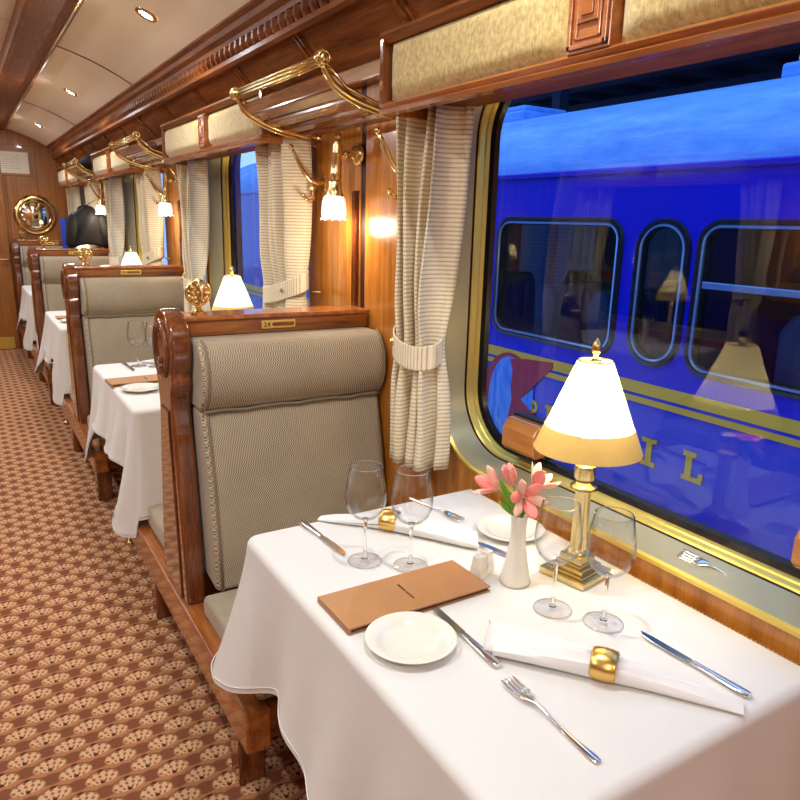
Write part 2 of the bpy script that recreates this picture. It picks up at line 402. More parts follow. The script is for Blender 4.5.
    cr = struct(mir(MB().prism(crown, 'y', YB, YE)).build('trim_3' if side == 'right' else 'trim_4', 'mahogany', smooth=30), 'stepped dark wooden crown moulding')
    m = MB(); y = .2
    while y < YE:
        m.tube([(.988, y, 2.106), (.978, y, 2.125), (.980, y, 2.147)], .017, 6); y += .062
    stuff(mir(m).build('reeding', 'mahogany', cr))
    # sloping ceiling panels with seams at every pier
    seams = [YB]+[-.12+PITCH_*i for i in range(0, 5)]
    seams = [YB]+[s_ for s_ in (2.16+PITCH_*i for i in range(-1, 4)) if YB < s_ < YE-.2]+[YE]
    prof = [(.535, 2.368), (.62, 2.345), (.70, 2.319), (.78, 2.287), (.86, 2.249), (.94, 2.205)]
    cl = struct(mir(MB().prism(prof+[(x, z+.03) for x, z in prof[::-1]], 'y', YB, YE).shift((0, 0, .012))).build('ceiling' if side == 'right' else 'trim_5', 'ceiling', smooth=30), 'cream ceiling above the tables')
    for a, b in zip(seams, seams[1:]):
        mir(MB().prism(prof+[(x, z+.008) for x, z in prof[::-1]], 'y', a+.006, b-.006)).build('ceiling_panel', 'ceiling', cl, smooth=30)
    for s_ in seams[1:-1]:
        mir(MB().prism([(x, z-.004) for x, z in prof]+[(x, z+.012) for x, z in prof[::-1]], 'y', s_-.008, s_+.008)).build('seam_strip', 'mahogany_x', cl)
    # reeded beam with a brass line
    bmr = struct(mir(MB().box(.36, .515, YB, YE, 2.345, 2.42)).build('trim_6' if side == 'right' else 'trim_7', 'reeded'), 'reeded dark wooden ceiling beam')
    mir(MB().prism([(.515, 2.42), (.515, 2.340), (.535, 2.340), (.548, 2.352), (.548, 2.42)], 'y', YB, YE)).build('beam_edge', 'mahogany', bmr)
    mir(MB().prism([(.335, 2.44), (.335, 2.340), (.360, 2.340), (.360, 2.42)], 'y', YB, YE)).build('beam_edge', 'mahogany', bmr)
    mir(MB().box(.519, .526, YB, YE, 2.336, 2.341)).build('brass_line', 'brass', bmr)
cc = struct(MB().box(-.61, .34, YB, YE, 2.435, 2.47).build('trim_8', 'mahogany'), 'cream ceiling over the aisle')
cs = [YB]+[.9+PITCH_/2*i for i in range(-2, 8)]
cs = [c_ for c_ in cs if c_ < YE-.3]+[YE]
for a, b in zip(cs, cs[1:]):
    MB().box(-.607, .336, a+.006, b-.006, 2.425, 2.44).build('ceiling_panel', 'ceiling', cc)
# piers between the windows: stile and raised fluted moulding
for side in ('right', 'left'):
    mir = (lambda m: m.mirror()) if side == 'left' else (lambda m: m)
    wl = bpy.data.objects['wall_'+side]
    for yc in BENCH:
        mir(MB().box(1.170, WALL+.002, yc-.44, yc-.018, .12, 1.93)).build('panel', 'oak', wl, bevel=.004)
        mir(MB().box(1.170, WALL+.002, yc+.018, yc+.44, .12, 1.93)).build('panel', 'oak', wl, bevel=.004)
        mir(MB().box(1.176, WALL+.002, yc-.018, yc+.018, .12, 1.93)).build('groove', 'groove', wl)
        m = MB().box(1.158, 1.171, yc+.022, yc+.050, .9, 1.60)
        for d in (.028, .036, .044): m.tube([(1.157, yc+d, .9), (1.157, yc+d, 1.595)], .004, 6)
        mir(m).build('fluted_strip', 'mahogany_z', wl)
# end wall and its door
ew = struct(MB().box(-1.62, 1.40, YE, YE+.06, -.06, 2.6).build('wall_end', 'oak_dark'), 'varnished wooden end wall')
for xa, xb in ((.50, .80), (.81, 1.16)):
    MB().box(xa, xb, YE-.012, YE+.01, .12, 2.20).build('panel', 'oak_dark', ew, bevel=.004)
dr = struct(MB().box(-.50, .47, YE-.03, YE+.01, 0, 2.15).build('door_1', 'oak_dark', bevel=.006), 'wooden vestibule door with brass kick plate')
MB().box(-.46, .42, YE-.036, YE-.02, .01, .14).build('kick_plate', 'gold', dr)
MB().tube([(.44, YE-.04, 1.0), (.44, YE-.09, 1.0), (.36, YE-.09, 1.0)], .01).build('handle', 'brass', dr)
bw = struct(MB().box(-1.62, 1.40, YB-.06, YB, -.06, 2.6).build('wall_back', 'oak'), 'wooden wall behind the camera')
# ------------------------------------------------------------------ downlights
k = 0
rows = [(.75, 2.301, math.atan2(.04, .08)), (-.27-.75, 2.301, -math.atan2(.04, .08))]
dl_words = {0: 'behind the viewer', 1: 'over the nearest table', 2: 'nearest one in view', 3: 'middle one in view', 4: 'farthest one in view'}
for ri, (x, z, tilt) in enumerate(rows):
    for i, yc in enumerate([-1.2, .965, 3.255, 5.53, 7.75]):
        t_ = thing('downlight', 'small round brass-rimmed downlight in the %s, %s' % ('cream ceiling over the window tables' if ri == 0 else 'ceiling across the aisle', dl_words[i]), 'light', (x, yc, z-.004), 0, 'ceiling downlights')
        t_.rotation_euler = (0, tilt, 0)
        MB().lathe([(.028, .0), (.030, -.006), (.044, -.006), (.048, 0), (.048, .004)], 24, cap=False).build('rim', 'brass', t_, smooth=40)
        MB().lathe([(.001, -.003), (.029, -.002), (.029, .003)], 20, cap=False).build('lens', 'bulb', t_)
        light('bulb', 'AREA', t_, (0, 0, -.012), DOWN_W, (.94, .97, 1.0), .05)
for i, yc in enumerate([-.6, 1.4, 3.4, 5.4, 7.4]):  # unseen row down the aisle, added as ambient fill light
    t_ = thing('downlight', 'added brass-rimmed fill light over the aisle carpet, number %s from the viewer' % ['one', 'two', 'three', 'four', 'five'][i], 'light', (-.135, yc, 2.421), 0, 'ceiling downlights')
    MB().lathe([(.028, .0), (.030, -.006), (.044, -.006), (.048, 0), (.048, .004)], 24, cap=False).build('rim', 'brass', t_, smooth=40)
    MB().lathe([(.001, -.003), (.029, -.002), (.029, .003)], 20, cap=False).build('lens', 'bulb', t_)
    light('bulb', 'AREA', t_, (0, 0, -.012), DOWN_W*1.1, (.94, .97, 1.0), .05)
# ------------------------------------------------------------------ valances (pelmet boxes)
VX0, VZ0, VZ1 = .96, 1.766, 1.957
def make_valance(label):
    v_ = thing('valance', label, 'pelmet', (0, 0, 0), 0, 'upholstered pelmets over the windows')
    h = .712
    MB().box(.985, 1.168, -h+.01, h-.01, VZ0+.026, VZ1-.02).build('box_body', 'mahogany', v_)
    out = [(.985, VZ0), (.958, VZ0), (.950, VZ0+.008), (.960, VZ0+.014), (.952, VZ0+.022), (.965, VZ0+.030), (.985, VZ0+.030)]
    MB().prism(out, 'y', -h, h).box(.985, 1.168, -h, -h+.012, VZ0, VZ0+.03).box(.985, 1.168, h-.012, h, VZ0, VZ0+.03).build('lower_moulding', 'rail_wood', v_, smooth=30)
    out = [(.985, VZ1), (.955, VZ1), (.950, VZ1-.010), (.962, VZ1-.016), (.968, VZ1-.024), (.985, VZ1-.024)]
    MB().prism(out, 'y', -h, h).build('upper_moulding', 'mahogany', v_, smooth=30)
    for s_ in (-1, 1): MB().box(.958, 1.168, s_*h-.010, s_*h+.010, VZ0+.02, VZ1-.01).build('end_board', 'mahogany_z', v_, bevel=.003)
    for a, b in ((-h+.014, -.052), (.052, h-.014)):
        m = MB(); nz, ny = 8, 16; rows_ = []
        for i in range(nz+1):
            z = VZ0+.028+(VZ1-VZ0-.050)*i/nz; r_ = []
            for j in range(ny+1):
                y = a+(b-a)*j/ny; e = min(min(i, nz-i)/2.0, min(j, ny-j)/1.0, 1); r_.append((.984-.026*math.sqrt(max(0, e*(2-e))), y, z))
            rows_.append(r_)
        m.grid(rows_).build('cushion_panel', 'velvet', v_, smooth=True)
    d = MB().box(.958, .99, -.050, .050, VZ0+.028, VZ1-.022).build('carved_divider', 'rail_wood', v_, bevel=.002)
    H = VZ1-.022-VZ0-.028; zc = VZ0+.028+H/2
    m = MB()
    for hw, hh, x, th in ((.046, H/2-.006, .952, .009), (.030, H/2-.020, .954, .006)):
        m.box(x, .96, -hw, -hw+th, zc-hh, zc+hh).box(x, .96, hw-th, hw, zc-hh, zc+hh).box(x, .96, -hw, hw, zc-hh, zc-hh+th).box(x, .96, -hw, hw, zc+hh-th, zc+hh)
    m.box(.953, .96, -.024, .024, zc-.024, zc+.024).box(.950, .96, -.014, .014, zc-.014, zc+.014)
    m.build('divider_frame', 'rail_wood', d, bevel=.0015)
    return v_
bayw = ['nearest', 'second', 'third', 'farthest']
val = make_valance('yellow velvet padded pelmet with carved wooden divider above the nearest window')
val.location = (0, WINC[1], 0)
for k in (1, 2, 3): dup(val, (0, WINC[k+1], 0), 0, 'yellow velvet padded pelmet with wooden frame above the %s window along the train' % bayw[k])
dup(val, (-.27, WINC[2], 0), PI, 'yellow velvet padded pelmet on the window wall across the aisle, mirrored in the glass')
# ------------------------------------------------------------------ luggage racks
def make_rack(label):
    r_ = thing('luggage_rack', label, 'luggage rack', (0, 0, 0), 0, 'brass and wood luggage racks between the windows')
    h = .335; xf, zf, xw, zw = .862, 1.905, 1.170, 1.792
    curve = [(xw-.008+(xf-xw+.008)*math.sin(math.radians(a))**1.0*1.0, zw+(zf-zw)*(1-math.cos(math.radians(a)))) for a in range(0, 91, 9)]
    for s_ in (-1, 1):
        a = MB().tube([(x, s_*h, z) for x, z in curve], .0085, 8).tube([(x, s_*h, z-.013) for x, z in curve[1:-1]], .004, 6).build('arm', 'brass', r_, smooth=True)
        MB().tube([(xf+.01, s_*h, zf-.005), (xf+.07, s_*h, zf-.055), (xf+.16, s_*h, zf-.085), (xw, s_*h, zf-.085)], .005, 6).build('stay', 'brass', a, smooth=True)
        MB().lathe([(.022, 0), (.022, .004), (.01, .009), (.006, .02)], 14).build('wall_rosette', 'brass', a, smooth=40)
        q = r_.children[-1].children[-1]; q.rotation_euler = (0, -PI/2, 0); q.location = (1.170, s_*h, zw)
        MB().ball((xf-.003, s_*h, zf+.006), .021).tube([(xf-.003+.016*math.cos(i*PI/6), s_*(h+.019), zf+.006+.016*math.sin(i*PI/6)) for i in range(12)], .004, 6, True).build('ball', 'brass', a, smooth=True)
    for d in (-.012, 0, .012): MB().tube([(xf-.002+d*.3, -h, zf+.003+d), (xf-.002+d*.3, h, zf+.003+d)], .0062, 8).build('front_rail', 'brass', r_, smooth=True)
    for i in (1, 2.6, 4.2, 5.8, 7.4):
        i0 = int(i); f = i-i0; x = curve[i0][0]*(1-f)+curve[i0+1][0]*f; z = curve[i0][1]*(1-f)+curve[i0+1][1]*f
        a = math.atan2(curve[i0+1][1]-curve[i0][1], curve[i0+1][0]-curve[i0][0])
        ca, sa = math.cos(a), math.sin(a); w_, th = .0185, .006
        o_ = [(x+ca*p-sa*q_, z+sa*p+ca*q_+.012*0) for p, q_ in ((-w_, 0), (w_, 0), (w_, -th*2), (-w_, -th*2))]
        MB().prism(o_, 'y', -h+.004, h-.004).build('slat', 'slat_wood', r_, bevel=.002)
    return r_
rk = make_rack('brass and dark wood luggage rack above the nearest seat back'); rk.location = (0, 2.155, 0)
dup(rk, (0, BENCH[2]-.005, 0), 0, 'brass luggage rack above the second seat, middle one of three in view')
dup(rk, (0, BENCH[3]-.005, 0), 0, 'farthest brass luggage rack, black bag lying above the third seat')
dup(rk, (-.27, BENCH[1], 0), PI, 'brass luggage rack on the window wall across the aisle')
m = MB(); rows_ = []
for i in range(9):
    t_ = i/8; a = PI*t_
    rows_.append([(1.04+.10*math.cos(2*PI*j/16)*(math.sin(a)**.5+.05), BENCH[3]-.28+.56*t_, 1.925+.055*math.sin(2*PI*j/16)*(math.sin(a)**.5+.05)) for j in range(17)])
bag = m.grid(rows_).build('travel_bag', 'jacket', smooth=True); tag(bag, 'soft black bag lying in the farthest luggage rack', 'bag')
# ------------------------------------------------------------------ sconces
def make_sconce(label):
    s_ = thing('wall_sconce', label, 'wall lamp', (0, 0, 0), 0, 'brass wall lamps on the piers')
    o = MB().lathe([(.001, .03), (.012, .028), (.018, .02), (.030, .016), (.038, .006), (.038, 0)], 20, cap=False).build('backplate', 'brass', s_, smooth=40); o.rotation_euler = (0, -PI/2, 0); o.location = (1.170, 0, 1.716)
    MB().tube([(1.150, 0, 1.716), (1.12, 0, 1.712), (1.088, 0, 1.700)], .009, 10).ball((1.122, 0, 1.712), .015).build('arm', 'brass', s_, smooth=True)
    pr_ = [(.001, .185), (.010, .180), (.013, .172), (.008, .165), (.012, .155), (.012, .150), (.016, .148), (.016, .120), (.020, .116), (.017, .108), (.018, .06), (.020, .045), (.016, .035), (.022, .030), (.022, .012), (.024, .008), (.029, -.012), (.029, -.016)]
    o = MB().lathe(pr_, 20, cap=False).build('stem', 'brass', s_, smooth=40); o.location = (1.082, 0, 1.595); o.rotation_euler = (0, math.radians(4), 0)
    m = MB(); seg = 40; pf = [(.024, .0), (.033, -.008), (.038, -.024), (.040, -.045), (.041, -.062), (.039, -.073), (.042, -.078)]
    vs_ = []; fs = []
    for i, (r, z) in enumerate(pf):
        for j in range(seg):
            a = 2*PI*j/seg; rr = r*(1+.045*math.cos(10*a)); vs_.append((rr*math.cos(a), rr*math.sin(a), z-(.006*(math.cos(10*a)) if i == len(pf)-1 else 0)))
    for i in range(len(pf)-1):
        for j in range(seg): fs.append((i*seg+j, i*seg+(j+1) % seg, (i+1)*seg+(j+1) % seg, (i+1)*seg+j))
    m.add(vs_, fs).build('tulip_shade', 'sconce_glass', s_, loc=(1.078, 0, 1.584), smooth=True)
    light('bulb', 'POINT', s_, (1.078, 0, 1.485), SCONCE_W, (1, .84, .62), .03)
    return s_
sc_ = make_sconce('brass wall lamp with lit tulip glass shade beside the nearest curtain'); sc_.location = (0, 2.19, 0)
dup(sc_, (0, BENCH[2]+.03, 0), 0, 'lit tulip glass wall lamp above the second seat, middle of three')
dup(sc_, (0, BENCH[3]+.03, 0), 0, 'farthest lit tulip glass wall lamp, above the black jacket')
dup(sc_, (-.27, BENCH[1], 0), PI, 'lit tulip wall lamp on the wall across the aisle, nearer one')
dup(sc_, (-.27, BENCH[2], 0), PI, 'lit tulip wall lamp on the wall across the aisle, farther one')
# ------------------------------------------------------------------ coat hooks
def make_hook(label):
    h = thing('coat_hook', label, 'hook', (0, 0, 0), 0, 'brass double coat hooks on the piers')
    o = MB().prism(arc(0, .022, .013, 0, 180, 8)+arc(0, -.022, .013, 180, 360, 8), 'x', 1.163, 1.170).build('backplate', 'brass', h, bevel=.002)
    MB().tube([(1.165, 0, .005), (1.135, 0, -.002), (1.11, 0, .008), (1.085, 0, .035), (1.062, 0, .075), (1.040, 0, .112)], [.011, .011, .010, .008, .0065, .006], 8).ball((1.037, 0, .117), .010).build('upper_prong', 'brass', h, smooth=True)
    MB().tube([(1.135, 0, -.002), (1.120, 0, -.020), (1.117, 0, -.040), (1.125, 0, -.056), (1.112, 0, -.064), (1.095, 0, -.060), (1.084, 0, -.048)], [.010, .010, .009, .008, .007, .006, .006], 8).ball((1.082, 0, -.045), .008).build('lower_prong', 'brass', h, smooth=True)
    return h
hk = make_hook('brass double coat hook on the wood panel beside the nearest sconce, nearer the far curtain'); hk.location = (0, 2.450, 1.632)
dup(hk, (0, 1.83, 1.632), 0, 'brass double coat hook half hidden by the nearest striped curtain')
dup(hk, (0, BENCH[2]+.29, 1.632), 0, 'brass double coat hook beside the second wall lamp, farther side')
dup(hk, (0, BENCH[2]-.33, 1.632), 0, 'brass double coat hook beside the second wall lamp, nearer side')
dup(hk, (0, BENCH[3]+.235, 1.632), 0, 'brass coat hook by the farthest wall lamp, holding the black jacket')
# ------------------------------------------------------------------ curtains
def make_curtain(label, direction, w_top, w_tie, w_bot, shift_tie, zt=1.165, tilt=.020):
    """direction +1: window side is toward -y. Local origin at the pier-side edge"""
    c = thing('curtain', label, 'curtain', (0, 0, 0), 0, 'cream striped curtains tied back at the windows')
    z0, z1 = .805, 1.789
    nf = 4.2; n = 72; rows_ = []
    def width(z):
        if z > zt: t_ = (z-zt)/(z1-zt); s_ = t_**1.25; return w_tie+(w_top-w_tie)*s_
        t_ = (zt-z)/(zt-z0); return w_tie+(w_bot-w_tie)*min(1, t_*1.6)**.7
    for i in range(37):
        z = z0+(z1-z0)*i/36; w_ = width(z); r_ = []
        st = shift_tie*max(0, 1-abs(z-zt)/.5)
        for j in range(n+1):
            u = j/n; ph = u*nf*2*PI
            amp = (.045-.012*math.cos(ph*.31+1))*(1-.30*math.exp(-((z-zt)/.09)**2))
            x = 1.095+amp*math.cos(ph+.4*math.sin(z*3)) + .006*math.sin(z*9+u*7)
            y = -direction*(st+u*w_+.012*math.sin(ph*2+1.0))
            r_.append((x, y, z))
        rows_.append(r_)
    MB().grid(rows_).build('drape', 'curtain', c, smooth=True, solid=.003)
    # tieback band round the drape
    yA, yB = -direction*(shift_tie-.015), -direction*(shift_tie+w_tie+.015)
    ym, hy = (yA+yB)/2, abs(yB-yA)/2
    rows_ = []
    for z in (zt-.034, zt-.030, zt, zt+.030, zt+.034):
        rows_.append([(1.095+.062*math.cos(a), ym+hy*math.sin(a)*1.02, z+tilt*direction*math.sin(a)+.024*math.cos(a)*(1 if math.cos(a) > 0 else 1)) for a in [2*PI*q/36 for q in range(37)]])
    tb = MB().grid(rows_).build('tieback', 'tieback', c, smooth=True, solid=.004)
    o = MB().lathe([(.001, .008), (.006, .006), (.010, .002), (.011, 0)], 14, cap=False).build('button', 'brass', tb, smooth=True); o.rotation_euler = (0, -PI/2, 0); o.location = (1.040, ym+hy*.55*direction, zt)
    MB().tube([(1.13, yA, zt), (1.150, yA+direction*.02, zt), (1.169, yA+direction*.02, zt)], .004, 6).build('tieback_hook', 'brass', c, smooth=True)
    return c
cA = make_curtain('cream striped curtain at the far side of the nearest window, tied with a striped band', 1, .245, .160, .185, .015); cA.location = (0, 1.772, 0)
cB = make_curtain('cream striped curtain with buttoned tieback, seen above the nearest seat back', -1, .42, .34, .36, .02, 1.235, .034); cB.location = (0, 2.475, 0)
for k in (1, 2): dup(cA, (0, 1.772+PITCH_*k, 0), 0, 'cream striped curtain at the far side of the %s window, left of the wall lamp' % ['second', 'third'][k-1])
dup(cA, (0, YE-.36, 0), 0, 'farthest cream striped curtain, by the end wall')
dup(cB, (0, 2.475+PITCH_, 0), 0, 'cream striped curtain with buttoned tieback above the second seat back')
dup(cB, (0, 2.475+PITCH_*2, 0), 0, 'cream striped curtain beside the black jacket, near side of the farthest window')
dup(cA, (-.27, 2.42, 0), PI, 'cream striped curtain on the wall across the aisle, nearer one')
dup(cB, (-.27, 4.08, 0), PI, 'cream striped curtain on the wall across the aisle, farther one')
# ------------------------------------------------------------------ benches (back to back seats)
def make_bench(label, half=False):
    b = thing('seat_bench', label, 'seat', (0, 0, 0), 0, 'upholstered back to back seats with carved end panels')
    L = .72; xa, xb = .494, 1.160
    y0, y1 = -L, (.10 if half else L)
    MB().box(xa-.02, xa+.045, y0, y1, .205, .322).build('side_rail', 'rail_wood', b, bevel=.006)
    MB().box(xb-.05, xb, y0, y1, .205, .322).build('side_rail', 'rail_wood', b, bevel=.006)
    for yy, on in ((y0+.02, 1), (y1-.06, not half)):
        if on: MB().box(xa+.045, xb-.05, yy, yy+.05, .215, .318).build('cross_rail', 'mahogany_x', b, bevel=.005)
    for yy in ([-.59, .36] if not half else [-.59]):
        for x in (xa, xb-.09): MB().box(x, x+.075, yy, yy+.075, 0, .21).build('leg', 'mahogany_z', b, bevel=.006)
    for s_ in ((-1,) if half else (-1, 1)):
        # seat cushion
        o = MB(); rows_ = []
        ya, yb = .215, .70
        outl = [(ya, .322), (ya, .375), (ya+.02, .395), (yb-.05, .408), (yb-.015, .400), (yb, .380), (yb, .340), (yb-.015, .322)]
        o.prism([(s_*p, q) for p, q in outl], 'x', xa+.022, xb-.01).build('seat_cushion', 'upholstery', b, smooth=30, bevel=.018, seg=3)
        # backrest: lower pad and rolled head pad
        low = [(.045, .41), (.235, .39), (.225, .55), (.195, .75), (.158, .905), (.150, .938), (.045, .945)]
        o = MB().prism([(s_*p, q) for p, q in low], 'x', xa+.062, xb).build('backrest', 'upholstery', b, smooth=40, bevel=.016, seg=3)
        MB().tube([(xa+.080, s_*(p+.002), q) for p, q in low[1:6]], .0045, 6).build('piping', 'piping', o, smooth=True)
        hd = [(.045, .942), (.150, .942)]+[(.118+.075*math.cos(math.radians(a)), 1.045+.106*math.sin(math.radians(a))) for a in range(-62, 92, 11)]+[(.045, 1.151)]
        o = MB().prism([(s_*p, q) for p, q in hd], 'x', xa+.060, xb).build('headrest', 'upholstery', b, smooth=40, bevel=.012, seg=3)
        for x in (xa+.078, xb-.004): MB().tube([(x, s_*(p+.001), q) for p, q in hd[1:-1]], .0045, 6).build('piping', 'piping', o, smooth=True)
        MB().tube([(xa+.07+(xb-xa-.075)*i/24, s_*(.158+.002*math.sin(i*1.7)), .941+.002*math.sin(i*.9)) for i in range(25)], .005, 6).build('seam', 'piping', o, smooth=True)
    yr = .09 if half else .055
    MB().box(xa+.04, xb+.004, -.06, yr, 1.152, 1.200).build('top_rail', 'mahogany_x', b, bevel=.004)
    MB().box(xa+.04, xb+.004, -.068, yr+.008, 1.199, 1.213).build('rail_cap', 'rail_wood', b, bevel=.004)
    MB().box(xa+.05, xb-.02, -.045, yr-.01, .20, 1.155).build('back_board', 'mahogany_z', b)
    # carved end panel on the aisle
    half_w = [(.323, .150), (.40, .144), (.50, .135), (.62, .118), (.74, .104), (.85, .084), (.93, .074), (.985, .082), (1.02, .100)]
    pts = [(w_, z) for z, w_ in half_w]+[(.115*math.cos(math.radians(a)), 1.118+.115*math.sin(math.radians(a))) for a in range(-40, 221, 10)]+[(-w_, z) for z, w_ in half_w[::-1]]
    if half: pts = [(min(p, .09), q) for p, q in pts]
    e = MB().prism(pts, 'x', xa-.006, xa+.055).build('end_panel', 'mahogany_z', b, smooth=25, bevel=.010, seg=3)
    ovl = [(.070*math.cos(2*PI*i/28), 1.112+.082*math.sin(2*PI*i/28)) for i in range(28)]
    MB().tube([(xa-.008, p, q) for p, q in ovl], .010, 8, True).build('oval_moulding', 'mahogany_z', e, smooth=True)
    MB().prism([(p*.9, (q-1.112)*.9+1.112) for p, q in ovl], 'x', xa-.0085, xa+.0).build('oval_field', 'mahogany_z', e)
    m = MB()
    for i in range(6): m.ball((xa-.012, .017*math.cos(i*PI/3), 1.062+.017*math.sin(i*PI/3)), .010, 10)
    m.ball((xa-.014, 0, 1.062), .009, 10).build('carved_rosette', 'mahogany_z', e, smooth=True)
    low = [(w_*.62, z) for z, w_ in half_w[:7]]
    MB().prism(low+[(-p, q) for p, q in low[::-1]], 'x', xa-.011, xa-.004).build('lower_field', 'mahogany_z', e, bevel=.004)
    # brass number plate on the top rail
    for s_ in ((-1,) if half else (-1, 1)):
        yf = -.0615 if s_ < 0 else yr+.0015
        pl = MB().box(.782, .896, yf-.002, yf+.002, 1.165, 1.191).build('number_plate', 'gold', b, bevel=.002)
        MB().prism(arc(.885, 1.178, .006, -90, 90, 6)+arc(.822, 1.178, .006, 90, 270, 6), 'y', yf+s_*.0035, yf).build('plate_slot', 'mahogany_x', pl)
        tx = bpy.data.curves.new('seat_number', 'FONT'); tx.body = '24'; tx.size = .023; tx.extrude = .0006; tx.align_x = 'CENTER'
        to = bpy.data.objects.new('seat_number', tx); COL.objects.link(to); dg = bpy.context.evaluated_depsgraph_get()
        me = bpy.data.meshes.new_from_object(to.evaluated_get(dg)); bpy.data.objects.remove(to)
        me.materials.clear(); me.materials.append(M['leather_dark'])
        d_ = bpy.data.objects.new('seat_number', me); COL.objects.link(d_); d_.parent = pl
        d_.location = (.7995, yf+s_*.0026, 1.170); d_.rotation_euler = (PI/2, 0, 0 if s_ < 0 else PI)
    # brass finial: openwork ball on a stem
    f = MB().lathe([(.026, 0), (.026, .005), (.014, .010), (.009, .018), (.012, .026), (.006, .034)], 18).build('finial', 'brass', b, smooth=40, loc=(.605, 0, 1.213))
    m = MB(); m.ball((0, 0, .062), .022, 12)
    m.tube([(0, .036*math.cos(2*PI*i/24), .064+.036*math.sin(2*PI*i/24)) for i in range(24)], .006, 8, True)
    m.tube([(.036*math.cos(2*PI*i/24), 0, .064+.036*math.sin(2*PI*i/24)) for i in range(24)], .005, 8, True)
    for i in range(8):
        a = 2*PI*i/8; m.ball((-.020+.0*i, .022*math.cos(a), .064+.022*math.sin(a)), .009, 8); m.ball((.020*math.cos(a), -.020, .064+.020*math.sin(a)), .008, 8)
    m.build('openwork_ball', 'brass', f, smooth=True)
    return b
b1 = make_bench('nearest seat, beige woven upholstery with carved dark wood end panel, at the front table'); b1.location = (0, BENCH[1], 0)
dup(b1, (0, BENCH[2], 0), 0, 'second beige upholstered seat, behind the second table')
dup(b1, (0, BENCH[3], 0), 0, 'third beige upholstered seat, behind the third table')
b4 = make_bench('last beige upholstered seat, set against the wooden end wall', True); b4.location = (0, YE-.12, 0)
dup(b1, (-.27, BENCH[1]-.20, 0), PI, 'beige upholstered seat across the aisle, opposite the nearest one')
dup(b1, (-.27, BENCH[2]-.05, 0), PI, 'beige upholstered seat across the aisle, opposite the second one')
# ------------------------------------------------------------------ tables and cloths
TX0, TX1 = .502, 1.168
def make_table(label):
    t_ = thing('dining_table', label, 'table', (0, 0, 0), 0, 'dining tables fixed to the window wall')
    MB().box(TX0+.02, TX1-.004, -.48, .48, .738, .764).build('table_top', 'mahogany_x', t_, bevel=.006)
    MB().tube([(.66, 0, .03), (.66, 0, .74)], .028, 14).build('leg', 'mahogany_z', t_, smooth=40)
    MB().lathe([(.065, 0), (.065, .012), (.04, .022), (.032, .06)], 18, (.66, 0, 0)).build('foot', 'brass', t_, smooth=40)
    MB().tube([(.535, -.05, .012), (.535, .05, .012)], .012, 8).tube([(.535, 0, .012), (.56, 0, .055), (.645, 0, .075)], .010, 8).tube([(.52, -.04, .012), (.56, .03, .05)], .008, 8).build('foot_brace', 'brass', t_, smooth=True)
    return t_
def make_cloth(label, seed, hang=.30, corner=.46):
    rnd = random.Random(seed); hy = .50; r = .034; n = 14
    # perimeter: far window corner -> far aisle corner -> near aisle corner -> near window corner
    per = []
    def seg_(a, b, k, nx, ny):
        for i in range(k): f = i/k; per.append((a[0]+(b[0]-a[0])*f, a[1]+(b[1]-a[1])*f, nx, ny))
    seg_((TX1, hy), (TX0+r, hy), 40, 0, 1)
    for i in range(n): a = math.radians(90+90*i/n); per.append((TX0+r+r*math.cos(a), hy-r+r*math.sin(a), math.cos(a), math.sin(a)))
    seg_((TX0, hy-r), (TX0, -hy+r), 64, -1, 0)
    for i in range(n): a = math.radians(180+90*i/n); per.append((TX0+r+r*math.cos(a), -hy+r+r*math.sin(a), math.cos(a), math.sin(a)))
    seg_((TX0+r, -hy), (TX1, -hy), 40, 0, -1); per.append((TX1, -hy, 0, -1))
    c = [(TX0, hy), (TX0, -hy)]; N = len(per); ph = [rnd.uniform(0, 6.28) for _ in range(6)]
    K = 16; rows_ = []; s_ = 0; prev = per[0]
    dist = []
    for p in per: s_ += math.hypot(p[0]-prev[0], p[1]-prev[1]); dist.append(s_); prev = p
    RR = .020
    for q in range(0, 6):                  # soft rolled edge
        th = PI/2*q/6
        rows_.append([(x-nx*RR*(1-math.sin(th)), y-ny*RR*(1-math.sin(th)), .7698-RR*(1-math.cos(th))) for x, y, nx, ny in per])
    for k in range(K+1):
        t_ = k/K; r_ = []
        for i, (x, y, nx, ny) in enumerate(per):
            dc = [math.hypot(x-q[0], y-q[1]) for q in c]; d = min(dc)
            g = math.exp(-(d/.11)**2); L = hang+(corner-hang)*g-.05*math.exp(-((d-.27)/.12)**2)+.014*math.sin(dist[i]*9+ph[0])
            if abs(ny) > .9: L = min(L, .30+.12*g)
            fl_ = .030+.064*g+.026*(math.sin(dist[i]*15+ph[1])*.5+.5)*(1-g*.4)+.012*math.sin(dist[i]*31+ph[2])
            fl_ -= .022*math.exp(-((d-.16)/.07)**2)
            e = t_**1.25; L -= RR
            r_.append((x+nx*fl_*e, y+ny*fl_*e, .7698-RR-L*t_))
        rows_.append(r_)
    m = MB().grid(rows_)
    # top sheet
    top = []
    for i in range(9):
        f = i/8; top.append([((x-nx*RR)*f+.85*(1-f), (y-ny*RR)*f, .7698) for x, y, nx, ny in per+[per[0]]])
    m.grid(top)
    # closing edge on the window side
    o = m.build('tablecloth', 'cloth', None, smooth=60, weld=True)
    tag(o, label, 'tablecloth', 'white tablecloths')
    st_ = MB()
    y = -hy+.01
    while y < hy-.01:
        st_.box(TX1-.0005, TX1+.0045, y, y+.0042, .7655, .7705); y += .0085
    stuff(st_.build('stitched_hem', 'leather', o))
    h_ = MB()
    h_.tube([(x_, y_, z_+.014) for x_, y_, z_ in rows_[-1][40:40+2*n+64]], .0016, 5).build('hem_line', 'cloth', o, smooth=True)
    return o
tabw = ['nearest table, set in front', 'second table', 'third table', 'farthest table by the end wall']
tb0 = make_table('wooden dining table under the cloth of the nearest place settings'); tb0.location = (0, TABC[0], 0)
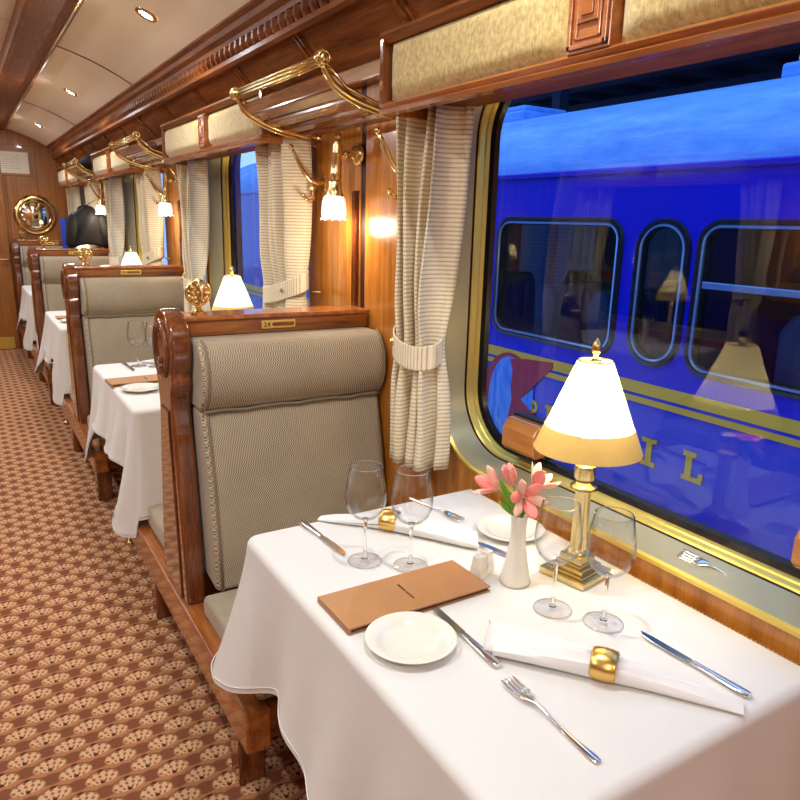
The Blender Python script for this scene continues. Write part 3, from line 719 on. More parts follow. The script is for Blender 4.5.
for k in (1, 2, 3): dup(tb0, (0, TABC[k], 0), 0, 'wooden dining table with brass foot under the cloth of the %s table' % bayw[k])
dup(tb0, (-.27, 3.17, 0), PI, 'wooden dining table under a white cloth across the aisle')
for k in range(4):
    o = make_cloth('white linen cloth draped over the %s' % tabw[k], 3+k, (.33 if k == 0 else .30), (.34 if k == 0 else .50)); o.location = (0, TABC[k], 0)
o = make_cloth('white linen cloth on the table across the aisle, mirrored in the window', 11); o.location = (-.27, 3.17, 0); o.rotation_euler = (0, 0, PI)
# ------------------------------------------------------------------ table lamps
def make_lamp(label):
    l = thing('table_lamp', label, 'lamp', (0, 0, 0), 0, 'brass column table lamps')
    b_ = MB().box(-.056, .056, -.056, .056, 0, .014).build('base', 'lamp_brass', l, bevel=.002)
    m = MB(); 
    for a, z0, z1 in ((.046, .014, .018), (.038, .018, .028), (.030, .028, .034), (.027, .034, .050)): m.box(-a, a, -a, a, z0, z1)
    m.build('stepped_plinth', 'lamp_brass', b_, bevel=.003)
    m = MB(); seg = 48; vs_ = []; fs = []
    zs = [.050, .056, .06, .185, .19, .196]; rs = [.024, .022, .0175, .0165, .017, .018]
    for i, (z, r) in enumerate(zip(zs, rs)):
        for j in range(seg):
            a = 2*PI*j/seg; rr = r*(1-.16*(.5+.5*math.cos(12*a))) if i in (2, 3) else r; vs_.append((rr*math.cos(a), rr*math.sin(a), z))
    for i in range(len(zs)-1):
        for j in range(seg): fs.append((i*seg+j, i*seg+(j+1) % seg, (i+1)*seg+(j+1) % seg, (i+1)*seg+j))
    m.add(vs_, fs).build('fluted_column', 'lamp_brass', l, smooth=50)
    MB().lathe([(.018, .194), (.028, .197), (.028, .203), (.020, .207), (.016, .212), (.018, .216), (.022, .222), (.022, .248), (.017, .252), (.012, .262), (.010, .30)], 24).build('socket', 'lamp_brass', l, smooth=40)
    # shade: lit cone with a darker band along the bottom
    zb, zt, rb, rtp = .283, .470, .109, .035
    def R_(z): return rb+(rtp-rb)*(z-zb)/(zt-zb)
    zm = zb+.050
    sh = MB().lathe([(R_(zm+(zt-zm)*i/6), zm+(zt-zm)*i/6) for i in range(7)], 48, cap=False).build('shade', 'shade', l, smooth=True)
    MB().lathe([(R_(zb+(zm-zb)*i/3)+.0015, zb+(zm-zb)*i/3) for i in range(4)], 48, cap=False).build('shade_band', 'shade_band', sh, smooth=True)
    m = MB().tube([(rtp*math.cos(2*PI*i/28), rtp*math.sin(2*PI*i/28), zt) for i in range(28)], .0016, 6, True)
    for i in range(3): m.tube([(0, 0, zt-.004), (rtp*math.cos(2*PI*i/3), rtp*math.sin(2*PI*i/3), zt)], .0014, 5)
    m.build('shade_ring', 'brass', sh, smooth=True)
    MB().lathe([(.012, .466), (.012, .470), (.005, .474), (.005, .482), (.009, .487), (.011, .495), (.008, .505), (.003, .512), (.0005, .515)], 14, cap=False).build('finial', 'brass', l, smooth=40)
    MB().lathe([(.006, .30), (.012, .32), (.014, .345), (.010, .365), (.001, .372)], 14, cap=False).shift((.020, .01, 0)).lathe([(.006, .30), (.012, .32), (.014, .345), (.010, .365), (.001, .372)], 14, (-.022, -.012, 0), cap=False).build('bulbs', 'bulb', l, smooth=True)
    for dx, dy in ((.020, .01), (-.022, -.012)): light('bulb_light', 'POINT', l, (dx*1.0, dy, .392), LAMP_W/2, (1, .86, .60), .014)
    return l
LX, LY = 1.066, .978
lp = make_lamp('brass column table lamp with lit cream shade on the nearest table'); lp.location = (LX, LY, TZ+.0012); lp.rotation_euler = (0, 0, .18)
for k in (1, 2, 3): dup(lp, (LX, TABC[k]-.027, TZ+.0012), .18, 'lit white table lamp on the %s table, by the window' % bayw[k])
dup(lp, (-.27-LX, 3.02, TZ+.0012), .1, 'lit table lamp across the aisle, mirrored small in the window')
# ------------------------------------------------------------------ glasses
def make_glass(label):
    g = thing('wine_glass', label, 'glass', (0, 0, 0), 0, 'empty wine glasses')
    H = .222
    MB().lathe([(.0005, .007), (.006, .0065), (.020, .0035), (.0355, .0024), (.0372, .0018), (.0376, .0011), (.0370, .0003), (.0355, 0), (.0005, 0)], 36, cap=False).build('foot', 'wineglass', g, smooth=60)
    MB().lathe([(.0075, .0065), (.0045, .014), (.0036, .03), (.0034, .07), (.0042, .092), (.008, .101)], 20).build('stem', 'solid_glass', g, smooth=True)
    prof = [(.0005, .100), (.010, .101), (.026, .108), (.038, .121), (.0445, .138), (.0455, .155), (.0435, .178), (.0395, .200), (.0355, H)]
    inner = [(r-.0014 if r > .003 else .0004, z+.0016*(1 if z < .13 else 0)) for r, z in prof[::-1]]
    MB().lathe(prof+[(.0348, H+.0004)]+inner, 40, cap=False).build('bowl', 'wineglass', g, smooth=60)
    MB().tube([(.0351*math.cos(2*PI*i/40), .0351*math.sin(2*PI*i/40), H) for i in range(40)], .0009, 6, True).build('lip', 'solid_glass', g, smooth=True)
    MB().tube([(.0370*math.cos(2*PI*i/40), .0370*math.sin(2*PI*i/40), .0012) for i in range(40)], .0011, 6, True).build('foot_rim', 'solid_glass', g, smooth=True)
    return g
GZ = TZ+.0012
g0 = make_glass('empty wine glass beside the brass lamp, left of the near pair'); g0.location = (.918, .893, GZ)
dup(g0, (.969, .809, GZ), 0, 'empty wine glass beside the brass lamp, right of the near pair')
dup(g0, (.692, 1.247, GZ), 0, 'empty wine glass behind the menu, left of the pair')
dup(g0, (.768, 1.179, GZ), 0, 'empty wine glass behind the menu, right of the pair')
dup(g0, (.70, 3.62, GZ), 0, 'empty wine glass on the second table, left of two')
dup(g0, (.775, 3.57, GZ), 0, 'empty wine glass on the second table, right of two')
# ------------------------------------------------------------------ plates
def make_plate(label, r=.082):
    o = MB().lathe([(.0005, .004), (r*.58, .004), (r*.66, .0065), (r*.72, .0105), (r*.97, .0155), (r, .0150), (r*.98, .0125), (r*.70, .006), (r*.62, 0), (.0005, 0)], 56, cap=False).build('side_plate', 'porcelain', smooth=45)
    return tag(o, label, 'plate', 'white side plates')
p0 = make_plate('round white side plate beside the tan menu'); p0.location = (.612, .930, GZ)
dup(p0, (1.075, 1.208, GZ), 0, 'round white side plate behind the flower vase')
dup(p0, (.600, 3.09, GZ), 0, 'round white side plate on the second table')
dup(p0, (.615, 5.36, GZ), 0, 'round white side plate on the third table')
# ------------------------------------------------------------------ menus
def make_menu(label):
    m_ = thing('menu_folder', label, 'menu', (0, 0, 0), 0, 'tan leather menu folders')
    MB().box(-.163, .163, -.067, .067, 0, .003).build('back_cover', 'leather', m_, bevel=.001)
    MB().box(-.160, .158, -.064, .065, .003, .0085).build('pages', 'leather_dark', m_)
    MB().prism([(-.067, .0085), (.067, .0085), (.067, .0115), (-.067, .0125)], 'x', -.163, .163).build('front_cover', 'leather', m_, bevel=.001)
    MB().box(-.163, -.158, -.067, .067, .0, .011).build('spine', 'leather', m_)
    m = MB(); rnd = random.Random(2); y = .030
    while y > -.030:                       # a line of tiny stamped letters, too small to read
        w_ = rnd.uniform(.0018, .0032); m.box(-.0025, .0020, y-w_, y, .0118+(.0125-.0115)*0, .01245); y -= w_+.0011
        if -.001 < y < .003: y -= .003
    stuff(m.build('stamped_lettering', 'leather_dark', m_))
    return m_
mn = make_menu('tan leather menu folder lying behind the side plate on the nearest table'); mn.location = (.690, 1.073, GZ)
dup(mn, (.66, 3.27, GZ), .04, 'tan leather menu folder on the second table')
dup(mn, (.70, 5.56, GZ), 0, 'tan leather menu folder on the third table')
# ------------------------------------------------------------------ cutlery
def make_fork(label):
    f = thing('fork', label, 'fork', (0, 0, 0), 0, 'polished table forks')   # along +x: tines at +x end
    def prof_z(t_): return .003+.008*math.exp(-((t_-.66)/.13)**2)+.03*max(0, t_-.80)**1.5*1.4
    hw = [(0, .006), (.03, .0085), (.10, .0080), (.22, .0058), (.40, .0038), (.58, .0030), (.66, .0036), (.70, .0080), (.74, .0130), (.80, .0142)]
    L = .205; rows_ = []
    for t_, w_ in hw: rows_.append([((t_-.5)*L, -w_, prof_z(t_)-.0006), ((t_-.5)*L, -w_*.45, prof_z(t_)+.0008), ((t_-.5)*L, 0, prof_z(t_)+.0012), ((t_-.5)*L, w_*.45, prof_z(t_)+.0008), ((t_-.5)*L, w_, prof_z(t_)-.0006)])
    MB().grid(rows_).build('handle', 'steel', f, smooth=True, solid=.0022, sub=1)
    for i in range(4):
        y = -.0114+.0076*i
        m = MB(); rr = []
        for t_ in (.79, .85, .91, .96, 1.0):
            w_ = .0024 if t_ < .99 else .0012; z = prof_z(t_)
            rr.append([((t_-.5)*L, y-w_, z), ((t_-.5)*L, y+w_, z)])
        m.grid(rr).build('tine', 'steel', f, smooth=True, solid=.0016)
    return f
def make_knife(label):
    k_ = thing('knife', label, 'knife', (0, 0, 0), 0, 'polished table knives')   # blade tip at +x
    L = .215
    hp = [(0, .0065), (.03, .0100), (.10, .0100), (.25, .0082), (.40, .0066), (.46, .0070), (.48, .0058)]
    m = MB(); seg = 12; vs_ = []; fs = []
    for t_, w_ in hp:
        for j in range(seg): a = 2*PI*j/seg; vs_.append(((t_-.5)*L, w_*math.cos(a), .0046+.0042*math.sin(a)))
    for i in range(len(hp)-1):
        for j in range(seg): fs.append((i*seg+j, i*seg+(j+1) % seg, (i+1)*seg+(j+1) % seg, (i+1)*seg+j))
    fs += [tuple(range(seg))[::-1], tuple((len(hp)-1)*seg+j for j in range(seg))]
    m.add(vs_, fs).build('handle', 'steel', k_, smooth=60)
    up_ = [(.48, .0042), (.52, .0080), (.70, .0088), (.85, .0085), (.94, .0062), (1.0, -.0040)]; lo = [(1.0, -.0050), (.90, -.0075), (.70, -.0075), (.52, -.0070), (.48, -.0042)]
    MB().prism([((t_-.5)*L, w_) for t_, w_ in up_+lo], 'z', .0040, .0056).build('blade', 'steel', k_, bevel=.0005)
    return k_
def place(proto, first, a, b, z, label):
    """a = handle end, b = tip"""
    o = proto if first else copy_tree(proto)
    o['label'] = label; o.location = ((a[0]+b[0])/2, (a[1]+b[1])/2, z); o.rotation_euler = (0, 0, math.atan2(b[1]-a[1], b[0]-a[0])); return o
fk, kn = make_fork(''), make_knife('')
place(fk, 1, (.688, .556), (.692, .759), GZ, 'steel fork in front of the rolled napkin, at the table edge')
o = place(fk, 0, (1.234, .636), (1.226, .842), .8355, 'steel fork lying on the metal window sill'); o.rotation_euler[0] = math.radians(0); 
o.rotation_euler = (math.radians(-20), 0, o.rotation_euler[2])
place(fk, 0, (.979, 1.490), (1.003, 1.335), GZ, 'steel fork on the far side of the nearest table, beyond the napkin')
place(kn, 1, (1.008, .537), (.999, .747), GZ, 'steel knife by the window, handle over the end of the near napkin')
place(kn, 0, (.7045, .808), (.712, 1.000), GZ, 'steel knife between the side plate and the near napkin')
place(kn, 0, (.650, 1.492), (.664, 1.290), GZ, 'steel knife at the far left corner of the nearest table')
place(kn, 0, (.937, 1.288), (.992, 1.088), GZ, 'steel knife poking out beneath the far napkin')
place(kn, 0, (.645, 3.71), (.655, 3.50), GZ, 'steel knife beside the glasses on the second table')
place(kn, 0, (.715, 2.97), (.715, 3.17), GZ, 'steel knife beside the side plate on the second table')
# ------------------------------------------------------------------ rolled napkins with gilt rings
def make_napkin(label, pts, ringt):
    """pts: (x, y, half width, height) along the roll, in table coordinates"""
    n_ = thing('napkin', label, 'napkin', (0, 0, 0), 0, 'rolled white napkins in gilt rings')
    P = [Vector((p[0], p[1], 0)) for p in pts]; rows_ = []
    for i in range(len(P)-1):
        for q in range(6):
            t_ = q/6
            if i == len(P)-2 and q == 5: t_ = 1
            c = P[i].lerp(P[i+1], t_); w_ = pts[i][2]*(1-t_)+pts[i+1][2]*t_; h = pts[i][3]*(1-t_)+pts[i+1][3]*t_
            d = (P[-1]-P[0]).normalized(); nn = Vector((-d.y, d.x, 0)); r_ = []
            for k in range(25):
                a = 2*PI*k/24; ca, sa = math.cos(a), math.sin(a)
                x_ = (abs(ca)**.8)*(1 if ca > 0 else -1)*w_
                z_ = h*(.5+.5*(abs(sa)**.8)*(1 if sa > 0 else -1))
                z_ *= 1+.10*math.sin(k*1.9+i)
                r_.append(c+nn*x_+Vector((0, 0, max(0, z_)))-d*(.020*ca if i == 0 and q == 0 else 0))
            rows_.append(r_)
    m = MB().grid([[tuple(v_) for v_ in r_] for r_ in rows_])
    b0 = len(m.v); 
    for r_ in (rows_[0], rows_[-1]): m.add([tuple(v_) for v_ in r_], [tuple(range(25))])
    m.build('folded_cloth', 'napkin', n_, smooth=50, weld=True)
    # a second leaf lying over the wide end
    a0, a1 = P[0], P[ringt]; d = (a1-a0).normalized(); nn = Vector((-d.y, d.x, 0)); rr = []
    for i in range(9):
        t_ = i/8; c = a0.lerp(a1, t_*.9); w_ = pts[0][2]*(1-t_)*.86+pts[ringt][2]*t_*.9; h = (pts[0][3]*(1-t_)+pts[ringt][3]*t_)*1.02+.002
        rr.append([tuple(c+nn*(w_*(k/4-1))+d*(-.016*(k/8) if i == 0 else 0)+Vector((0, 0, h*(1-.55*abs(k/4-1)**2)))) for k in range(9)])
    MB().grid(rr).build('top_fold', 'napkin', n_, smooth=True, solid=.0015)
    c = P[ringt]; w_ = pts[ringt][2]+.005; h = pts[ringt][3]
    rg = MB(); rows_ = []
    for s_, k_ in ((-.021, .95), (-.019, 1.0), (-.010, 1.07), (0, 1.09), (.010, 1.07), (.019, 1.0), (.021, .95)):
        rows_.append([(s_, w_*k_*math.cos(2*PI*j/28), h*.55+(h*.55+.003)*k_*math.sin(2*PI*j/28)) for j in range(29)])
    o = rg.grid(rows_).build('napkin_ring', 'satin_gold', n_, smooth=True, solid=.0015)
    o.location = (c.x, c.y, .0025); dd = (P[min(ringt+1, len(P)-1)]-P[ringt-1]).normalized(); o.rotation_euler = (0, 0, math.atan2(dd.y, dd.x))
    n_.location = (0, 0, GZ); return n_
make_napkin('white napkin rolled in a gilt ring, nearest the viewer beside the fork', [(.740, .862, .050, .022), (.795, .775, .040, .032), (.843, .692, .024, .038), (.895, .628, .021, .022), (.945, .560, .020, .014), (.972, .522, .018, .006)], 2)
make_napkin('white napkin rolled in a gilt ring, behind the pair of glasses on the near table', [(.963, 1.205, .046, .022), (.905, 1.275, .038, .032), (.826, 1.365, .024, .038), (.780, 1.420, .022, .022), (.725, 1.475, .020, .012), (.700, 1.500, .014, .005)], 2)
make_napkin('white folded napkin behind the glasses on the second table', [(.96, 3.46, .040, .014), (.90, 3.53, .034, .024), (.83, 3.61, .022, .034), (.78, 3.66, .020, .020), (.735, 3.70, .016, .008)], 2)
# ------------------------------------------------------------------ salt and pepper
def make_shaker(label):
    s_ = thing('shaker', label, 'shaker', (0, 0, 0), 0, 'white porcelain salt and pepper shakers')
    MB().box(-.0135, .0135, -.0135, .0135, 0, .020).build('base', 'porcelain', s_, bevel=.0015)
    MB().add([(-.0130,-.0130,.021),(.0130,-.0130,.021),(.0130,.0130,.021),(-.0130,.0130,.021),(-.0095,-.0095,.050),(.0095,-.0095,.050),(.0095,.0095,.050),(-.0095,.0095,.050)], [(0,3,2,1),(4,5,6,7),(0,1,5,4),(1,2,6,5),(2,3,7,6),(3,0,4,7)]).build('tapered_top', 'porcelain', s_, bevel=.0015)
    m = MB()
    for dx, dy in ((0, 0), (.003, .003), (-.003, .003), (.003, -.003), (-.003, -.003)): m.lathe([(.0007, .0501), (.0007, .0503)], 6, (dx, dy, 0))
    m.build('holes', 'black', s_)
    return s_
s0 = make_shaker('square white porcelain shaker behind the menu, left of two'); s0.location = (.868, 1.066, GZ); s0.rotation_euler = (0, 0, .35)
dup(s0, (.897, 1.078, GZ), .35, 'square white porcelain shaker touching the vase side, right of two')
# ------------------------------------------------------------------ vase and flowers
def make_vase(label):
    o = MB().lathe([(.0005, 0), (.031, 0), (.0325, .004), (.030, .014), (.023, .050), (.0175, .085), (.0155, .115), (.0165, .140), (.0180, .152), (.0165, .152), (.0145, .138), (.0135, .11), (.0005, .09)], 32, cap=False).build('bud_vase', 'porcelain', smooth=50)
    return tag(o, label, 'vase', 'white bud vases')
VX, VY = .925, 1.014
va = make_vase('slender white porcelain bud vase with a gold line, beside the shakers'); va.location = (VX, VY, GZ)
MB().tube([(.0326*math.cos(2*PI*i/32), .0326*math.sin(2*PI*i/32), .0035) for i in range(32)], .0007, 5, True).build('gold_line', 'satin_gold', va)
def petal(m, base, direc, length, width, side, curl=.35):
    d = direc.normalized(); s_ = side.normalized(); n_ = d.cross(s_).normalized(); rows_ = []
    for i in range(7):
        t_ = i/6; w_ = width*(math.sin(PI*min(1, t_*.92+.06))**.75)*(.55+.5*t_)
        c = base+d*(length*t_)+n_*(-curl*length*(t_**2))
        rows_.append([tuple(c+s_*(w_*q)+n_*(.25*w_*(abs(q)**1.5))) for q in (-1, -.5, 0, .5, 1)])
    m.grid(rows_)
def make_flower(label, tip, axis, size=1.0, open_=1.0):
    f = thing('flower', label, 'flower', (0, 0, 0), 0, 'pink alstroemerias in the bud vase')
    base = Vector(tip); ax = Vector(axis).normalized()
    a = ax.cross(Vector((.3, .2, 1))).normalized(); b = ax.cross(a)
    for i in range(6):
        th = i*PI/3; rad = a*math.cos(th)+b*math.sin(th)
        d = ax*(1.0)+rad*(.75*open_ if i % 2 else .55*open_); m = MB()
        petal(m, base-ax*.006*size+rad*.003*size, d, .048*size, (.0160 if i % 2 == 0 else .0120)*size, rad.cross(ax), -.22*open_)
        m.build('petal', 'petal' if i % 2 == 0 else 'petal_pale', f, smooth=True, solid=.0006)
    if open_ > .5:
        for i in range(5):
            th = i*2*PI/5+.3; rad = a*math.cos(th)+b*math.sin(th)
            MB().tube([tuple(base), tuple(base+ax*.018*size+rad*.003), tuple(base+ax*.032*size+rad*.009)], .0006, 5).build('stamen', 'petal', f)
    p0_ = Vector((VX, VY, GZ+.11)); p1 = Vector((VX+(tip[0]-VX)*.25, VY+(tip[1]-VY)*.25, GZ+.152))
    MB().tube([tuple(p0_), tuple(p1), tuple(p1.lerp(base, .6)+Vector((0, 0, .004))), tuple(base-ax*.004)], .0018, 7).build('stem', 'stem', f, smooth=True)
    return f
# directions: camera right is about (.85,-.53,0)
R2 = Vector((.85, -.527, 0)); TOW = Vector((-.527, -.85, .1))
vt = Vector((VX, VY, GZ+.152))
make_flower('pink alstroemeria bloom leaning left out of the bud vase', vt-R2*.052+Vector((0, 0, .058)), -R2*.75+Vector((0, 0, .55))+TOW*.2, 1.05, .8)
make_flower('pink alstroemeria half-open bud at the top of the bunch', vt-R2*.018+Vector((0, 0, .070)), -R2*.4+Vector((0, 0, 1)), .95, .22)
make_flower('pink alstroemeria bloom leaning right out of the bud vase', vt+R2*.028+Vector((0, 0, .062)), R2*.6+Vector((0, 0, .8)), 1.15, .75)
make_flower('open pink alstroemeria facing the viewer just above the vase rim', vt+R2*.006+Vector((0, 0, .040))+TOW*.012, TOW*1.0+Vector((0, 0, .15))+R2*.15, 1.0, 1.15)
for i, (dx, dz, L, wd, tw) in enumerate(((-.008, .0, .085, .011, -.5), (-.03, .004, .045, .010, -.9), (.008, .01, .055, .006, .5), (.012, .004, .050, .006, .9), (.0, .01, .045, .006, -.15))):
    m = MB(); petal(m, vt+R2*dx*.4+Vector((0, 0, -.004)), R2*tw+Vector((0, 0, 1))+TOW*(.2 if i < 2 else -.1), L, wd, TOW.cross(Vector((0, 0, 1))).normalized()*1.0+TOW*.25, .25)
    o = m.build('leaf', 'leaf', None, smooth=True, solid=.0006)
    tag(o, ['long green leaf standing left in the bud vase', 'small green leaf drooping left at the vase rim', 'thin green leaf rising right of the open bloom', 'thin green leaf leaning far right from the vase', 'short green leaf in the middle of the bunch'][i], 'leaf', 'green leaves in the bud vase')
va2 = dup(va, (-.27-.925, 3.10, GZ), 0, 'white bud vase on the table across the aisle, mirrored in the window')
# ------------------------------------------------------------------ wooden blocks on the window
def make_block(label, y0, y1, z0, z1, x0=1.235, x1=1.300):
    b_ = thing('window_block', label, 'handle', (0, 0, 0), 0, 'wooden blocks on the window frame')
    MB().prism([(x0, z0+.012), (x0+.01, z0), (x1, z0), (x1, z1), (x0+.02, z1), (x0, z1-.025)], 'y', y0, y1).build('wood_body', 'oak_y', b_, bevel=.005)
    MB().box(x1-.02, x1+.006, y0-.006, y1+.006, z0-.004, z1+.006).build('back_plate', 'black', b_)
    return b_
make_block('orange wooden block fixed at the lower left corner of the nearest window', 1.320, 1.450, .895, .985)
make_block('orange wooden block at the right edge of the nearest window', .505, .625, .905, .990)
# ------------------------------------------------------------------ end wall: notice, porthole mirror; jacket, scarf
n_ = thing('framed_notice', 'white framed notice high on the wooden end wall', 'picture', (.50, YE-.013, 2.02))
MB().box(-.26, .26, -.012, 0, -.135, .135).build('frame', 'oak_dark', n_, bevel=.004)
MB().box(-.235, .235, -.016, -.011, -.110, .110).build('sheet', 'paper', n_)
m = MB(); rnd = random.Random(5)
for i in range(7):
    z = .07-i*.022; a = -.15+rnd.random()*.03
    while a < .15: w_ = rnd.uniform(.012, .04); m.box(a, min(a+w_, .16), -.0168, -.0155, z, z+.006); a += w_+.01
stuff(m.build('faint_print', plain('faint_ink', S(176, 166, 150), .8), n_))
d_ = thing('round_mirror', 'round brass porthole mirror on the wooden end wall', 'mirror', (.757, YE-.013, 1.475))
o = MB().lathe([(.140, .030), (.150, .036), (.168, .030), (.175, .022), (.195, .024), (.215, .012), (.222, 0)], 48, cap=False).build('brass_rim', 'brass', d_, smooth=40); o.rotation_euler = (PI/2, 0, 0)
o = MB().lathe([(.0005, .030)]+[(.143*q/10, .030-.014*(q/10)**2) for q in range(1, 11)], 48, cap=False).build('convex_glass', 'mirror', d_, smooth=True); o.rotation_euler = (PI/2, 0, 0)
j = thing('jacket', 'black jacket hanging by the farthest wall lamp', 'jacket', (.985, 6.93, 1.54))
m = MB(); rows_ = []
for i in range(15):
    t_ = i/14; z = .02-.34*t_; hw = .05+.10*min(1, t_*2.2)**.7+.010*math.sin(t_*9); dp = .04+.045*min(1, t_*4)
    rows_.append([(hw*math.cos(a)*(1+.09*math.sin(a*7+t_*4)), dp*math.sin(a)*(1+.12*math.sin(a*5+t_*6)), z-.02*math.cos(a*2)) for a in [2*PI*q/40 for q in range(41)]])
m.grid(rows_).build('body', 'jacket', j, smooth=True, solid=.004)
for s_ in (-1, 1):
    pts = [(s_*(.10+.05*(q/8)**.6), -.03+.01*math.sin(q), -.05-.26*q/8) for q in range(9)]
    MB().tube(pts, [.035, .045, .050, .050, .048, .046, .046, .044, .042], 12).build('sleeve', 'jacket', j, smooth=True)
MB().tube([(.06*math.cos(a), .045*math.sin(a), -.005+.03*math.sin(a)) for a in [2*PI*q/18 for q in range(18)]], .014, 8, True).build('collar', 'jacket', j, smooth=True)
MB().tube([(0, .03, .03), (.04, 0, .06), (.08, -.01, .082)], .003, 6).build('hanging_loop', 'jacket', j)
m = MB(); rows_ = []
for i in range(12):
    t_ = i/11; rows_.append([(.030*math.sin(u*5)+.0+.02*t_*(u-.5), .075*(u-.5)*(.7+.9*t_), -.36*t_) for u in [q/10 for q in range(11)]])
o = m.grid(rows_).build('scarf', 'scarf', None, smooth=True, solid=.006); o.location = (.985, 8.60, 1.45); tag(o, 'blue and red cloth hanging beside the farthest curtain', 'scarf')
# ================================================================== outside: platform, coach, canopy
gr = struct(MB().box(1.45, 30, -14, 30, -1.35, -1.25).build('ground', 'ground'), 'dark railway ground between the trains')
TXO = 3.80
co = thing('railway_coach', 'blue railway coach with yellow stripes standing on the next track', 'train', (TXO, 0, 0))
YA, YZ = -6.0, 12.0
# side wall with window openings: build as strips around rounded windows
wins = [(4.0, .62), (3.015, .165), (2.02, .70), (.35, .62), (-1.3, .62), (5.6, .62), (7.2, .62)]
wz0, wz1 = .665, 1.525
side_m = MB(); edges = sorted((c-h, c+h, c, h) for c, h in wins)
bounds = [YA]+[(edges[i][1]+edges[i+1][0])/2 for i in range(len(edges)-1)]+[YZ]
for i, (a, b, c, h) in enumerate(edges):
    y0, y1 = bounds[i], bounds[i+1]; r = .155 if h < .3 else .11
    hole = rrect(a, b, wz0, wz1, r); n = 11; pts = [(0, p, q) for p, q in hole]+[(0, y1, 1.86), (0, y0, 1.86), (0, y0, -.45), (0, y1, -.45)]; fs = []
    for q in range(4):
        for k in range(n-1): fs.append((q*n+k, q*n+k+1, 44+q))
        fs.append((q*n+n-1, ((q+1) % 4)*n, 44+(q+1) % 4, 44+q))
    side_m.add(pts, fs)
side_m.build('side_panel', 'blue_paint', co)
for a, b, c, h in edges:
    r = .155 if h < .3 else .11
    R = lambda o_: rrect(a-o_, b+o_, wz0-o_, wz1+o_, max(.03, r+o_))
    m = MB()
    for (oa, xa), (ob, xb) in zip(((.046, 0), (.038, -.022), (.016, -.024)), ((.038, -.022), (.016, -.024), (.012, -.010))): m.add(*ring(R(oa), xa, R(ob), xb))
    m.add(*ring(R(-.008), -.018, R(-.014), -.010)).add(*ring(R(-.014), -.010, R(-.016), .04)); wf = m.build('window_seal', 'rubber', co, smooth=50)
    m = MB()
    for (oa, xa), (ob, xb) in zip(((.012, -.012), (.006, -.022)), ((.006, -.022), (-.008, -.018))): m.add(*ring(R(oa), xa, R(ob), xb))
    m.build('window_frame', 'frame_blue', wf, smooth=50)
    p = R(-.014); MB().add([(.03, *q) for q in p], [tuple(range(len(p)))]).build('window_pane', 'car_pane', wf)
    if h > .3 and c in (2.02, .35): MB().box(-.012, .03, a+.02, b-.02, 1.16, 1.20).build('sash_bar', 'frame_blue', wf, bevel=.004)
# roof: elliptical, with gutter and ventilators
rp = [(1.30-1.30*math.cos(math.radians(a)), 1.885+.62*math.sin(math.radians(a))) for a in range(0, 181, 9)]
MB().prism(rp+[(p, q-.03) for p, q in rp[::-1]], 'y', YA, YZ).build('roof', 'blue_roof', co, smooth=40)
MB().box(-.035, .03, YA, YZ, 1.852, 1.892).build('gutter', 'blue_paint', co, bevel=.01)
for y in (2.78, 5.78):
    vn = MB().box(.95, 1.65, y-.22, y+.22, 2.48, 2.58).box(1.02, 1.58, y-.16, y+.16, 2.58, 2.64).build('roof_vent', 'blue_roof', co, bevel=.02)
MB().lathe([(.12, 0), (.12, .05), (.22, .06), (.22, .10), (.1, .14), (.001, .15)], 20, (1.2, 2.70, 2.62)).build('roof_vent', 'blue_roof', co, smooth=40)
MB().box(.10, 2.55, YA, YZ, -.5, -.35).build('chassis', 'rubber', co)
MB().box(2.58, 2.62, YA, YZ, -.45, .55).box(2.58, 2.62, YA, YZ, 1.55, 1.88).build('far_side', 'dark_interior', co)
for y in (-4, -1.8, .5, 2.6, 4.1, 5.6, 7.4, 9.6): MB().box(2.56, 2.63, y, y+.42, .55, 1.55).build('far_pillar', 'coach_wood', co)
MB().box(.04, 2.58, YA, YZ, -.34, -.30).build('coach_floor', 'dark_interior', co)
MB().box(.04, 2.58, YA, YZ, 1.86, 1.88).build('coach_ceiling', 'dark_interior', co)
for y in (4.62, 3.28, 1.15, 2.80):
    if y == 2.80: MB().box(.05, 2.3, y-.03, y+.03, -.3, 1.86).build('partition', 'coach_wood', co)
def coach_seat(x, y, flip):
    o_ = [(0, .10), (.12, .10), (.20, .95), (.14, 1.05), (.05, 1.06), (-.02, .95)]
    ss = MB().prism([(y+flip*p, q) for p, q in o_], 'x', x, x+.46).build('coach_seat_back', 'coach_seat', co, smooth=40, bevel=.04, seg=3)
    MB().box(x, x+.46, min(y, y-flip*.45), max(y, y-flip*.45), 0, .18).build('seat_base', 'coach_seat', ss, bevel=.04)
for x in (.12, .62, 1.6, 2.08):
    for y, fl_ in ((4.30, -1), (3.55, 1), (2.25, -1), (1.55, 1), (.75, -1), (5.35, 1)): coach_seat(x, y, fl_)
# stripes, emblem and slab lettering on the side
MB().box(-.006, .002, YA, YZ, .425, .505).build('wide_stripe', 'stripe', co)
MB().box(-.006, .002, YA, YZ, .362, .402).build('narrow_stripe', 'stripe', co)
em = MB().prism(arc(4.40, .05, .345, 112, -112, 28, .43)+arc(4.40, .05, .26, -100, 100, 24, .40), 'x', -.012, -.004).build('emblem_crescent', 'logo_red', co)
MB().prism(arc(4.40, .05, .27, 92, -92, 24, .405)+[(4.36, -.35), (4.34, .44)], 'x', -.010, -.003).build('emblem_face', 'logo_blue', em)
MB().prism([(4.40, .43), (4.36, .34), (4.37, .2), (4.35, .1), (4.38, -.05), (4.36, -.3), (4.12, -.30), (3.98, -.02), (4.24, .12), (3.90, .445), (3.905, .485), (4.2, .46)], 'x', -.014, -.006).build('emblem_flag', 'logo_red', em)
MB().prism([(4.24, .12), (4.10, .24), (4.10, .02)], 'x', -.012, -.005).build('emblem_notch', 'logo_blue', em)
